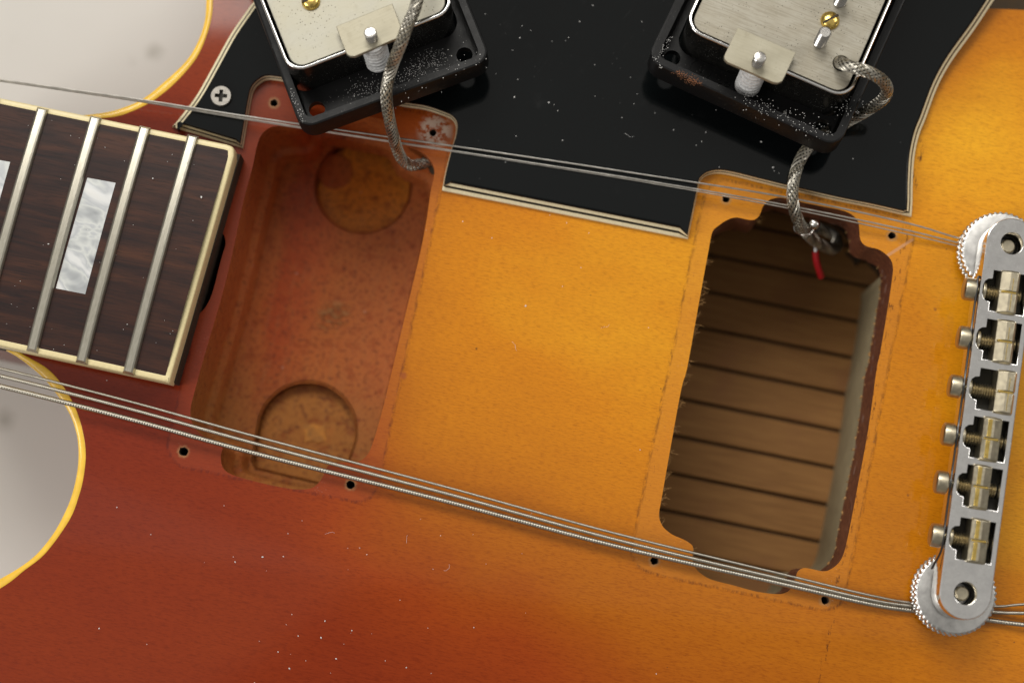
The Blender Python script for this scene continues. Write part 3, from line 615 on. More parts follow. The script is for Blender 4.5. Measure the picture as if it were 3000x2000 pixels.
def fret(a, c):
    A = P2(*a, ZN+0.6); C_ = P2(*c, ZN+0.6); d = (C_-A).normalized(); nn = Vector((-d.y, d.x)); Lf = (C_-A).length
    prof = [(-1.24, 0.0), (-1.21, 0.35), (-0.95, 0.80), (-0.62, 1.0), (0.62, 1.0), (0.95, 0.80), (1.21, 0.35), (1.24, 0.0)]
    mb = MB(); N = 20; m = len(prof)
    for k in range(N+1):
        for (o_, h) in prof:
            s_ = 0.55*h/1.0; t = s_+(Lf-2*s_)*k/N; p = A+d*t+nn*o_; mb.v.append((p.x, p.y, ZN+camber(p)+h))
    for k in range(N):
        for j in range(m-1): mb.f.append((k*m+j, k*m+j+1, (k+1)*m+j+1, (k+1)*m+j))
    mb.f.append(tuple(range(m))[::-1]); mb.f.append(tuple(N*m+j for j in range(m)))
    o = gpart(mb, 'fret', M_['fret'], fb, ang=25); flipfix(o)
for a, c in FR: fret(a, c)
fret((-22, 282), (-215, 968))
def inlay(A, B, C_, D):
    b = MB(); quadgrid(b, *(P2(*q, ZN) for q in (A, B, C_, D)), 6, 18, ZN+0.005); o = gpart(b, 'inlay', M_['pearl'], fb); flipfix(o)
inlay((255, 520), (338, 535), (249, 861), (163, 844))
inlay((-56, 459), (29, 474), (-60, 800), (-146, 783))

# --- pickguard: black slab with cream, black, cream edge
ZG = 2.9
gl = smooth(px([(775, -120), (748, -10), (729, 22), (676, 99), (625, 191), (574, 281), (520, 352), (503, 371)], 1.0), 4)
gb = [P2(503, 371, 1.0).lerp(P2(711, 433, 1.0), k/10) for k in range(11)]
gc = smooth(px([(711, 433), (726, 345), (737, 284), (747, 257), (768, 238), (787, 232), (812, 234)], 1.0), 4)
gt = smooth(px([(812, 234), (980, 264), (1162, 306), (1242, 319), (1293, 335), (1322, 348), (1335, 367), (1333, 399), (1319, 446), (1303, 510), (1295, 557)], 1.0), 4)
gm = [P2(1295, 557, 1.0).lerp(P2(2016, 699, 1.0), k/24) for k in range(25)]
gn = smooth(px([(2016, 699), (2024, 660), (2040, 584), (2050, 536), (2056, 525), (2072, 513), (2101, 507), (2142, 512), (2219, 531), (2305, 552), (2442, 584), (2560, 608), (2671, 634)], 1.0), 4)
gr = smooth(px([(2671, 634), (2674, 590), (2675, 530), (2680, 458), (2693, 397), (2713, 346), (2747, 255), (2789, 179), (2856, 86), (2913, 0), (2965, -80), (2990, -120)], 1.0), 4)
segs = [(gl, 1.0), (gb, 0.55), (gc, 0.22), (gt, 0.22), (gm, 1.0), (gn, 0.22), (gr, 0.85), (px([(2990, -120), (1900, -120), (775, -120)], 1.0), 0.5)]
gp = []; gw = []
for sg, wt in segs:
    for p in sg[:-1]: gp.append(p); gw.append(wt)
if sarea(gp) < 0: gp = gp[::-1]; gw = gw[::-1]
b = MB(); b.cap([b.off(gp, -2.15, w=gw)], ZG); b.band(gp, [-1.62, -1.72, -1.92, -2.15], [ZG-0.55, ZG-0.2, ZG-0.05, ZG], w=gw); b.band(gp, [-1.62, -1.62], [0.1, ZG-0.55], w=gw)
guard = gpart(b, 'pickguard', M_['guard'], ang=40); guard['label'] = 'glossy black pickguard with cream and black striped edge'
for nm, mt, o0, o1, z0, z1 in (('trim_layer', 'trim_cream', -1.05, -1.66, ZG-1.15, ZG-0.58), ('trim_layer', 'trim_black', -0.66, -1.05, ZG-1.6, ZG-1.15), ('trim_layer', 'trim_cream', 0.0, -0.66, 0.75, ZG-1.6)):
    b = MB(); b.band(gp, [o0, o0-0.02, o1], [0.08, z0+0.0, z1], w=gw); o = gpart(b, nm, M_[mt], guard, ang=20)
c = P2(649, 284, ZG); b = MB(); T = Matrix.Translation((c.x, c.y, ZG))
slot = [Vector((x, y)) for x, y in ((-.42, -.42), (-.42, -1.35), (.42, -1.35), (.42, -.42), (1.35, -.42), (1.35, .42), (.42, .42), (.42, 1.35), (-.42, 1.35), (-.42, .42), (-1.35, .42), (-1.35, -.42))]
rot = Matrix.Rotation(-0.06, 2); slot = [rot @ v+c for v in slot]
ring_o = circle(c.x, c.y, 2.15, 40); sm_ = MB()
sm_.cap([ccw(ring_o), ccw(slot)[::-1]], ZG+0.95); sm_.band(ccw(ring_o), [0.0, -0.0, 0], [ZG+0.95]*3) if False else None
sm_.band(ccw(ring_o), [0.15, 0.15, 0.10, 0.0], [ZG-0.2, ZG+0.35, ZG+0.70, ZG+0.95]); sm_.band(ccw(slot)[::-1], [0, -0.0], [ZG+0.95, ZG-0.3])
o = gpart(sm_, 'guard_screw', mat_plain('screw_nickel', (0.33, 0.31, 0.28), 0.42, 0.9, var=0.2, scale=1.0, bump=0.2), guard, ang=50); o['label'] = 'round cross head screw on the black pickguard'
b = MB(); b.cap([ccw(ring_o)], ZG+0.05); gpart(b, 'screw_recess', M_['dark_steel'], guard)

# ================================================================== STRINGS
def strpath(pts, n=10): return smooth([P(x, y, z) for x, y, z in pts], n)
def plain(pts, r, label):
    b = MB(); b.tube(strpath(pts, 14), r, 8); tag(b.build('plain_string', M_['string']), label, 'string', 'loose guitar strings')
plain([(-260, 196, 6), (0, 233, 6), (415, 293, 5), (700, 338, 4.2), (984, 379, 3.8), (1450, 446, 3.7), (1900, 514, 3.7), (2308, 579, 3.4), (2650, 652, 2.4), (2822, 701, 1.6), (3050, 748, 1.6), (3300, 790, 2)], 0.21, 'uppermost thin plain steel string crossing the black pickguard')
plain([(-260, 199, 5.4), (0, 236, 5.4), (415, 297, 4.6), (700, 344, 3.9), (965, 386, 3.5), (1450, 461, 3.4), (1900, 531, 3.4), (2308, 602, 3.1), (2650, 673, 2.1), (2816, 713, 1.3), (3050, 764, 1.3), (3300, 806, 2)], 0.19, 'middle one of three thin plain strings crossing the black pickguard')
plain([(-260, 201, 5.0), (0, 238, 5.0), (415, 299, 4.3), (700, 347, 3.6), (965, 389, 3.3), (1450, 464, 3.2), (1900, 536, 3.2), (2308, 610, 2.9), (2650, 684, 1.9), (2812, 722, 1.1), (3050, 776, 1.1), (3300, 820, 2)], 0.15, 'lowest and thinnest of the three plain strings under the lifted pickups')
def wound(pts, r, pitch, label):
    p = strpath(pts, 14); L = [0]
    for i in range(1, len(p)): L.append(L[-1]+(p[i]-p[i-1]).length)
    tot = L[-1]; cols = []; j = 0; d = 0.0; rad = []
    prof = [(0.0, 0.84), (0.25, 0.97), (0.5, 1.0), (0.75, 0.97)]
    while d < tot:
        for fr, rr in prof:
            dd = min(d+fr*pitch, tot-1e-4)
            while j < len(p)-2 and L[j+1] < dd: j += 1
            t = (dd-L[j])/(L[j+1]-L[j]); cols.append(p[j].lerp(p[j+1], t)); rad.append(r*rr)
        d += pitch
    b = MB(); b.tube(cols, r, 9, radii=rad)
    tag(b.build('wound_string', M_['wound'], ang=75), label, 'string', 'loose guitar strings')
wound([(-260, 1022, 4.5), (0, 1079, 4), (375, 1174, 3.4), (750, 1278, 3.0), (1300, 1424, 2.8), (1800, 1561, 2.7), (2300, 1683, 2.3), (2550, 1743, 1.9), (2690, 1766, 0.75), (2912, 1775, 0.75), (3000, 1769, 2.0), (3300, 1750, 4)], 0.31, 0.32, 'thinnest of the three wound strings below the fingerboard')
wound([(-260, 1043, 4.0), (0, 1101, 3.6), (375, 1196, 3.0), (750, 1299, 2.6), (1300, 1443, 2.4), (1800, 1579, 2.3), (2300, 1698, 2.0), (2550, 1756, 1.6), (2690, 1776, 0.75), (2912, 1792, 0.75), (3000, 1795, 1.8), (3300, 1800, 4)], 0.44, 0.42, 'middle one of the three wound strings below the fingerboard')
wound([(-260, 1071, 4.0), (0, 1131, 3.6), (375, 1226, 3.0), (750, 1328, 2.5), (1300, 1466, 2.2), (1800, 1598, 2.1), (2300, 1712, 1.8), (2550, 1769, 1.5), (2690, 1790, 0.75), (2895, 1816, 0.75), (3000, 1829, 1.7), (3300, 1860, 4)], 0.57, 0.56, 'thickest wound string, lowest of the bunch running to the thumbwheel')

# ================================================================== BRIDGE
ZT = 15.3
pa = P2(2965, 713, ZT); pb = P2(2829, 1737, ZT); bd = (pb-pa).normalized(); bn = Vector((bd.y, -bd.x)); 
if bn.x > 0: bn = -bn                       # bn points to the screw heads (image left)
by = -bd; bxv = -bn                          # local x to the right, local y up the picture
MBr = Matrix(((bxv.x, by.x, 0, (pa.x+pb.x)/2*S), (bxv.y, by.y, 0, (pa.y+pb.y)/2*S), (0, 0, 1, 0), (0, 0, 0, 1)))
bridge = thing('guitar_bridge', 'chrome adjustable bridge with six saddles on two knurled thumbwheels', 'bridge', MBr)
HL = (pb-pa).length/2
def BLoc(x, y, z):
    p = P2(x, y, z)-(pa+pb)/2; return Vector((p.dot(bxv), p.dot(by)))
RW = 5.35
stad = [Vector((RW*math.cos(math.radians(a)), HL+RW*math.sin(math.radians(a)))) for a in range(0, 181, 9)]+[Vector((RW*math.cos(math.radians(a)), -HL+RW*math.sin(math.radians(a)))) for a in range(180, 361, 9)]
SADY = [BLoc(2956, 856, ZT+0.8), BLoc(2944, 1000, ZT+0.8), BLoc(2946, 1148, ZT+0.8), BLoc(2904, 1286, ZT+0.8), BLoc(2874, 1426, ZT+0.8), BLoc(2868, 1584, ZT+0.8)]
ys = [p.y for p in SADY]
slots = []
for i, y in enumerate(ys): slots.append([Vector(q) for q in ((-3.0, y-4.3), (4.25, y-4.3), (4.25, y+4.3), (-3.0, y+4.3), (-3.0, y+2.5), (-3.9, y+2.3), (-4.5, y+1.7), (-4.75, y+0.8), (-4.75, y-0.8), (-4.5, y-1.7), (-3.9, y-2.3), (-3.0, y-2.5))])
b = MB(); bores = [circle(0, HL, 2.35, 26), circle(0, -HL, 2.35, 26)]
b.prism(stad, slots+bores, 7.4, ZT, bev=0.20, hb=0.07); body = b.build('bridge_body', M_['chrome'], bridge, ang=40)
# open notches for the screws in the left wall; dark floor under the saddles
b = MB(); b.prism([p*1.0 for p in MB().off(ccw(stad), -0.9)], [circle(0, HL, 2.3, 20), circle(0, -HL, 2.3, 20)], 7.6, 10.6); b.build('saddle_channel', M_['dark_steel'], bridge)
for i, sy in enumerate((HL, -HL)):
    b = MB(); b.lathe([(1.5, 0.1), (1.5, 12.0), (1.2, 12.4)], 20, Matrix.Translation((0, sy, 0))); o = b.build('post', M_['nickel'], bridge)
    K = 90
    def kn(R, d=0.32): return lambda a: R+d*(0.5 if math.sin(a*K/2) > 0 else -0.5)*abs(math.sin(a*K/2))
    b = MB(); b.lathe([(7.6, 1.75), (kn(8.45), 1.8), (kn(8.7), 2.0), (kn(8.7), 3.2), (kn(8.45), 3.4), (7.9, 3.5), (7.9, 4.6), (kn(8.35), 4.7), (kn(8.55), 4.9), (kn(8.45), 6.0), (8.1, 6.25), (7.9, 6.3), (2.9, 6.3), (2.8, 7.35)], 360, Matrix.Translation((0, sy, 0)))
    o = b.build('thumbwheel', M_['wheel'], bridge, ang=30)
for i, p in enumerate(SADY):
    y = p.y; x = p.x; flipd = i >= 3
    # saddle: a wedge-backed block, ridge across the middle, notched
    prof = [(-1.95, 10.8), (1.95, 10.8), (1.95, ZT+0.55), (1.5, ZT+1.1), (-0.1, ZT+1.25), (-1.95, ZT+0.4)]
    if flipd: prof = [(-1.95, 10.8), (1.95, 10.8), (1.95, ZT+0.35), (0.25, ZT+1.25), (-1.4, ZT+1.15), (-1.95, ZT+0.7)]
    b = MB(); m = len(prof)
    for yy, cut in ((-4.6, 0.5), (-4.2, 0.0), (-0.22, 0.0), (-0.22, 0.45), (0.22, 0.45), (0.22, 0.0), (4.2, 0.0), (4.6, 0.5)):
        for (xx, zz) in prof: b.v.append((x+xx, y+yy, zz-(cut if zz > 12 else 0)))
    for k in range(7):
        for j in range(m): b.f.append((k*m+j, k*m+(j+1) % m, (k+1)*m+(j+1) % m, (k+1)*m+j))
    b.f.append(tuple(range(m))); b.f.append(tuple(7*m+j for j in range(m))[::-1])
    sd = b.build('saddle', M_['nickel'], bridge, ang=30, bev=0.12); flipfix(sd)
    # brass showing along the worn ridge and in the string notch
    b = MB(); rx = -0.1 if not flipd else -0.55; rz = ZT+1.20
    if flipd:
        for (y0, y1) in ((-4.1, -0.35), (0.35, 4.1)): b.box(x+rx-0.55, x+rx+0.45, y+y0, y+y1, rz-0.45, rz+0.02)
    else:
        for (y0, y1) in ((-3.9, -0.3), (0.3, 3.0)): b.box(x+0.35, x+0.62, y+y0, y+y1, rz-0.40, rz-0.0)
    b.box(x-1.5, x+1.5, y-0.2, y+0.2, ZT-0.2, ZT+0.90); b.build('worn_brass', M_['brass'], sd, bev=0.06)
    # intonation screw: slotted head outside, neck, collar, thread into the saddle
    zs = 12.6; hx = BLoc([2841, 2824, 2799, 2780, 2758, 2744][i], [849, 991, 1130, 1269, 1416, 1563][i], zs)
    T = Matrix.Translation((hx.x, y, zs)) @ Matrix.Rotation(math.pi/2, 4, 'Y')
    b = MB(); b.lathe([(2.0, -1.35), (2.32, -1.15), (2.42, -0.8), (2.42, 0.9), (2.2, 1.15), (1.0, 1.12), (0.95, 2.4), (1.0, 2.45), (2.0, 2.5), (2.05, 2.7), (2.0, 3.05), (1.0, 3.1)], 28, T)
    # cross slot in the head
    sc = b.build('adjusting_screw', M_['nickel'], bridge, ang=35)
    ra = [0.5, 1.1, 0.1, 0.75, 0.2, 1.45][i]
    b = MB(); b.box(-0.26, 0.26, -2.0, 2.0, -1.22, -0.75, T @ Matrix.Rotation(ra, 4, 'Z')); b.build('screw_slot', M_['dark_steel'], sc)
    x0 = hx.x+3.0; nth = int((4.2-x0)/0.55); b = MB(); prof = []
    for k in range(nth): prof += [(1.0, x0+k*0.55), (1.55, x0+k*0.55+0.27)]
    prof.append((0.85, x0+nth*0.55)); b.lathe(prof, 14, Matrix.Translation((0, y, zs)) @ Matrix.Rotation(math.pi/2, 4, 'Y')); b.build('screw_thread', M_['nickel'], sc, ang=20)
b = MB(); pts = [Vector((-5.0, HL-8.5, ZT-0.4))]
for i, y in enumerate(ys): pts += [Vector((-5.75, y+2.6, ZT-1.2)), Vector((-5.9, y, ZT-0.5)), Vector((-5.75, y-2.6, ZT-1.2))]
pts += [Vector((-6.0, ys[-1]-4.5, ZT-2.5)), Vector((-6.6, ys[-1]-6.8, ZT-4.5))]
b.tube(smooth(pts, 5), 0.24, 6); b.build('retainer_wire', M_['wire_black'], bridge)

# ================================================================== PICKUPS
def braid(path, R, nc=8, wires=3, pitch=9.5, wr=0.078):
    p = path; L = [0]
    for i in range(1, len(p)): L.append(L[-1]+(p[i]-p[i-1]).length)
    tot = L[-1]; N = max(40, int(tot/0.33)); pos = []; fr = []; j = 0; u = None
    for k in range(N+1):
        d = tot*k/N
        while j < len(p)-2 and L[j+1] < d: j += 1
        pos.append(p[j].lerp(p[j+1], min(1, (d-L[j])/max(1e-9, L[j+1]-L[j]))))
    for k in range(N+1):
        t = (pos[min(N, k+1)]-pos[max(0, k-1)]).normalized()
        if u is None: u = t.orthogonal().normalized()
        u = (u-t*u.dot(t)).normalized(); fr.append((u.copy(), t.cross(u)))
    b = MB()
    for sgn in (1, -1):
        for c in range(nc):
            for wv in range(wires):
                pts = []
                for k in range(N+1):
                    d = tot*k/N; a = 2*math.pi*c/nc+sgn*2*math.pi*d/pitch+(wv-(wires-1)/2)*0.135
                    rr = R+sgn*0.09*math.cos(nc*(a-sgn*2*math.pi*d/pitch*0)/1.0+0.0)*math.cos(nc*2*math.pi*d/pitch)
                    uu, vv_ = fr[k]; pts.append(pos[k]+(uu*math.cos(a)+vv_*math.sin(a))*rr)
                b.tube(pts, wr, 3, caps=False)
    core = MB(); core.tube(pos, R-0.2, 10)
    return b, core

def pickup(name, label, LLpx, LRpx, zr, alpha, ring_h, ZC, cvLL, cvLR, right, plate):
    LLp, LRp = P(*LLpx, zr), P(*LRpx, zr+(0 if not right else 0))
    ex = (LRp-LLp).normalized(); 
    if right: ex = (Matrix.Rotation(math.radians(-2.2), 3, 'Z') @ ex).normalized()
    ez = Vector((0, 0, 1)); ey = ez.cross(ex).normalized(); ez = ex.cross(ey).normalized()
    ca, sa = math.cos(alpha), math.sin(alpha); ey2 = ey*ca-ez*sa; ez2 = ez*ca+ey*sa
    O = (LLp+LRp)/2; M = Matrix(((ex.x, ey2.x, ez2.x, O.x*S), (ex.y, ey2.y, ez2.y, O.y*S), (ex.z, ey2.z, ez2.z, O.z*S), (0, 0, 0, 1)))
    root = thing(name, label, 'pickup', M)
    def L(x, y, z):                                   # photo point on the pickup's own plane z
        d = ray(x, y); o = O+ez2*z; t = (o-CAM).dot(ez2)/d.dot(ez2); p = CAM+d*t-O
        return Vector((p.dot(ex), p.dot(ey2)))
    hw = (LRp-LLp).length/2; RL = 88.0; zf = -ring_h
    out = rrect(0, RL/2, hw*2, RL, 3.4, 6)
    inn = MB().off(ccw(out), -2.3)
    cl, cr = L(*cvLL, ZC), L(*cvLR, ZC); cw = (cr-cl).length; cang = math.atan2((cr-cl).y, (cr-cl).x); cmid = (cl+cr)/2
    cvx = cmid.x; y0 = cmid.y; CL = 69.0
    print(name, 'ring width', hw*2, 'cover width', cw, 'angle', math.degrees(cang), 'cover mid', cmid)
    R2 = Matrix.Rotation(cang*0.6, 2)
    def cv(w_, h_, r, inset=0): return [R2 @ (p-Vector((0, 0)))+Vector((cvx, y0)) for p in rrect(0, CL/2, w_-2*inset, CL-2*inset, max(0.5, r-inset), 6)]
    hole = cv(cw+1.0, CL, 3.6)
    scr = [Vector((-hw+4.6, 5.0)), Vector((hw-4.6, 5.0)), Vector((-hw+4.6, RL-5)), Vector((hw-4.6, RL-5))]
    sh = [circle(p.x, p.y, 1.75, 20) for p in scr]
    # ring: outer wall, rim, inner wall, flange with the cover opening and four screw holes
    b = MB(); oc = ccw(out)
    b.band(oc, [-0.5, 0.0, 0.0, -0.15, -0.5], [zf-2.0, zf-1.6, -0.5, -0.12, 0.0])
    b.cap([b.off(oc, -0.5), b.off(oc, -1.9)[::-1]], 0.0)
    b.band(b.off(oc, -1.9)[::-1], [0, -0.18, -0.3, -0.5], [0.0, -0.15, -0.5, zf])
    fl = [b.off(oc, -2.35), ccw(hole)[::-1]]+[ccw(h)[::-1] for h in sh]
    b.cap(fl, zf); b.cap([b.off(oc, -0.5), ccw(hole)[::-1]]+[ccw(h)[::-1] for h in sh], zf-2.0, False)
    for h in [hole]+sh: b.band(ccw(h)[::-1], [0, 0], [zf, zf-2.0])
    ring = b.build('mounting_ring', M_['ring'], root, ang=40)
    # cover: thin bright lip, dark walls
    b = MB(); ct = 0.62; c_o = ccw(cv(cw, CL, 4.0)); bot = zf-8.0
    b.band(c_o, [-1.2, -0.3, 0, 0], [bot, bot+0.3, bot+1.2, ZC-0.25]); b.band(b.off(c_o, -ct)[::-1], [0, 0], [ZC-0.2, ZC-3.0]); b.cap([b.off(c_o, -1.2)], bot, False)
    cov = b.build('cover', M_['cover'], root, ang=45)
    b = MB(); b.band(c_o, [0.01, 0.0, -0.15, -ct*0.75, -ct-0.01], [ZC-0.35, ZC-0.12, ZC, ZC, ZC-0.3]); b.build('cover_lip', M_['chrome'], cov, ang=50)
    # base plate
    zp = ZC-0.9; hol = [Vector((0, 0))]; plo = ccw(MB().off(c_o, -ct-0.55)); hs = []
    if right: hc = L(2465, 186, zp); hs = [circle(hc.x, hc.y, 1.75, 26)]
    b = MB(); b.prism(plo, hs, zp-1.2, zp, bev=0.15); pl = b.build('base_plate', plate, root, ang=40)
    b = MB(); b.cap([plo], zp-2.6); b.build('coil_shade_sheet', M_['dark_steel'], root)  # dark sheet added as the shade in the gap round the plate
    return root, L, ring, cov, pl, zp, zf, M
def world_to(root, M, pts):
    Mi = M.inverted(); return [(Mi @ (Vector(p)*S))/S for p in pts]

# --- neck pickup
pk, L, ring, cov, pl, zp, zf, Mp = pickup('pickup', 'humbucking pickup lifted over the neck rout, dusty black ring and pale base plate', (882, 381), (1441, 176), 18.5, math.radians(6.5), 4.6, 7.2, (851, 222), (1335, 26), False, M_['plate_a'])
def dome_screw(root, c, z, r, rot, name='bobbin_screw'):
    b = MB(); b.lathe([(r, z-0.2), (r, z+0.35), (r*0.92, z+0.75), (r*0.72, z+1.1), (r*0.4, z+1.3), (0.05, z+1.36)], 26, Matrix.Translation((c.x, c.y, 0))); o = b.build(name, M_['brass'], root, ang=40)
    b = MB(); b.box(-r*0.9, r*0.9, -0.2, 0.2, z+0.55, z+1.37, Matrix.Translation((c.x, c.y, 0)) @ Matrix.Rotation(rot, 4, 'Z')); b.build('screw_slot', M_['tongue'], o)
def tabpart(root, quad, z, stud, studh, spr_bot, L, tilt=0.0):
    pts = [L(x, y, z) for x, y in quad]; c = sum(pts, Vector((0, 0)))/len(pts)
    b = MB(); b.prism(pts, [], z-0.45, z+0.45, bev=0.12); tb = b.build('mounting_tab', M_['tab'], root, ang=30)
    s_ = L(*stud, z+0.45); b = MB(); prof = [(1.25, spr_bot)]
    zz = z-0.3
    prof = [(1.28, spr_bot-2.0), (1.28, z+0.4)]
    k = z+0.4
    while k < z+studh-0.3: prof += [(1.12, k+0.02), (1.28, k+0.24), (1.28, k+0.30)]; k += 0.5
    prof += [(1.12, z+studh-0.05), (0.9, z+studh)]
    b.lathe(prof, 20, Matrix.Translation((s_.x, s_.y, 0))); b.build('height_screw', M_['stud'], root, ang=28)
    turns = 8; n = turns*18; pts = [Vector((s_.x+2.25*math.cos(2*math.pi*i/18), s_.y+2.25*math.sin(2*math.pi*i/18), spr_bot+0.3+(z-0.8-spr_bot)*i/n)) for i in range(n+1)]
    b = MB(); b.tube(pts, 0.56, 7); b.build('spring', M_['spring'], root)
    return s_
tabpart(pk, [(985, 80), (1150, 13), (1181, 95), (1178, 106), (1168, 113), (1040, 168), (1026, 167), (1016, 160)], 8.3, (1089, 112), 3.4, zf, L)
dome_screw(pk, L(911, 6, zp), zp, 1.95, -0.1)
for (x, y) in ((1090, -170), (1210, -210)): dome_screw(pk, L(x, y, zp), zp, 1.95, 0.3)
cpts = [(1262, -260, 30), (1240, -90, 31), (1225, -10, 31.5), (1213, 35, 31.5), (1194, 75, 31), (1178, 118, 30), (1163, 156, 27.5), (1148, 196, 24.5), (1137, 235, 22.5), (1132, 272, 21.5), (1134, 310, 19), (1141, 350, 15), (1150, 390, 10), (1161, 430, 4.5), (1176, 464, 0), (1200, 484, -3.0), (1228, 482, -4.6), (1256, 474, -5.2), (1280, 466, -6)]
bw, core = braid(smooth([P(*c) for c in cpts], 8), 1.18)
cb = core.build('cable', M_['braid_core'], pk, world=True); bw.build('braided_shield', M_['braid'], cb, world=True)

# --- bridge pickup
pk2, L2, ring2, cov2, pl2, zp2, zf2, Mp2 = pickup('pickup', 'humbucking pickup lifted over the bridge end, brushed base plate with curled cable loop', (1887, 187), (2462, 424), 18.0, math.radians(7.0), 4.8, 7.0, (2000, 84), (2487, 291), True, M_['plate_b'])
tabpart(pk2, [(2161, 83), (2331, 156), (2297, 229), (2290, 241), (2278, 246), (2264, 244), (2131, 185), (2122, 176), (2121, 166)], 8.1, (2219, 186), 3.9, zf2, L2)
def pole(root, c, z, h):
    b = MB(); prof = [(1.25, z-1)]; k = z
    while k < z+h-0.5: prof += [(1.0, k), (1.3, k+0.3), (1.3, k+0.38)]; k += 0.66
    prof += [(1.15, z+h-0.4), (1.25, z+h-0.15), (1.05, z+h)]
    b.lathe(prof, 20, Matrix.Translation((c.x, c.y, 0))); b.build('pole_screw', M_['stud'], root, ang=28)
pole(pk2, L2(2401, 127, zp2), zp2, 5.8); pole(pk2, L2(2459, 8, zp2), zp2, 5.8); pole(pk2, L2(2516, -110, zp2), zp2, 5.8)
dome_screw(pk2, L2(2431, 62, zp2), zp2, 2.0, 0.95)
# mould mark and mirrored mould number on the flange of the ring
def letters(txt, parent, M4, size, mat, name, mirror=False):
    cu = bpy.data.curves.new(name, 'FONT'); cu.body = txt; cu.size = size; cu.extrude = 0.12; cu.align_x = 'CENTER'; cu.align_y = 'CENTER'
    ob = bpy.data.objects.new(name, cu); COL.objects.link(ob); bpy.context.view_layer.update()
    me = bpy.data.meshes.new_from_object(ob.evaluated_get(bpy.context.evaluated_depsgraph_get())); bpy.data.objects.remove(ob)
    for v in me.vertices:
        q = v.co.copy()
        if mirror: q.x = -q.x
        v.co = (M4 @ q)*S
    if mirror: me.flip_normals()
    me.materials.clear(); me.materials.append(mat); o = bpy.data.objects.new(name, me); COL.objects.link(o); o.parent = parent; return o
q = L2(2053, 204, zf2); letters('1', ring2, Matrix.Translation((q.x, q.y, zf2+0.2)) @ Matrix.Rotation(0.28, 4, 'Z'), 2.4, M_['ring'], 'mould_mark')
b = MB(); ci = circle(q.x, q.y, 2.3, 36); b.band(ccw(ci), [0.1, 0.05, -0.1, -0.15], [zf2-0.1, zf2+0.14, zf2+0.14, zf2-0.1]); b.build('mould_ring', M_['ring'], ring2)
q = L2(2130, 243, zf2); letters('963', ring2, Matrix.Translation((q.x, q.y, zf2+0.05)) @ Matrix.Rotation(-0.02, 4, 'Z'), 3.2, M_['ring'], 'mould_number', True)
cpts = [(2458, 182, 21), (2466, 186, 24.5), (2485, 193, 26.6), (2515, 202, 27.2), (2550, 214, 26.5), (2580, 232, 24.5), (2596, 252, 22), (2598, 272, 19), (2586, 292, 16), (2562, 310, 13), (2530, 330, 10.5), (2490, 352, 8), (2440, 380, 6.2), (2400, 402, 5.2), (2368, 432, 4.6), (2345, 468, 4.4), (2330, 508, 4.4), (2323, 548, 4.4), (2322, 588, 4.0), (2330, 625, 2.0), (2343, 655, -1.5), (2360, 680, -6), (2385, 704, -10.5), (2412, 722, -14.5), (2438, 730, -18), (2454, 716, -20.5), (2446, 692, -21.5), (2418, 676, -21), (2390, 668, -19)]
bw, core = braid(smooth([P(*c) for c in cpts], 8), 1.2)
cb2 = core.build('cable', M_['braid_core'], pk2, world=True); bw.build('braided_shield', M_['braid'], cb2, world=True)
b = MB(); c = P(2384, 655, -3.5); b.lathe([(0.3, -1.5), (1.0, -1.0), (1.35, 0), (1.0, 1.0), (0.3, 1.5)], 14, Matrix.Translation(c) @ Matrix.Rotation(0.6, 4, 'Y') @ Matrix.Rotation(0.5, 4, 'X')); b.build('solder_blob', M_['solder'], cb2, world=True)
b = MB(); b.tube(smooth([P(*c) for c in ((2340, 652, -1), (2327, 660, -2), (2329, 676, -3), (2348, 688, -4), (2372, 686, -4.2), (2386, 672, -3.5))], 6), 0.17, 6); b.build('wire_loop', M_['solder'], cb2, world=True)
b = MB(); b.tube(smooth([P(*c) for c in ((2398, 706, -12), (2390, 722, -12.5), (2389, 740, -13))], 5), 0.34, 8); b.build('lead_core', M_['spring'], cb2, world=True)
b = MB(); b.tube(smooth([P(*c) for c in ((2389, 737, -12.8), (2392, 765, -14), (2399, 790, -15.5), (2406, 811, -17))], 5), 0.78, 12); b.build('red_sleeve', M_['red'], cb2, world=True)

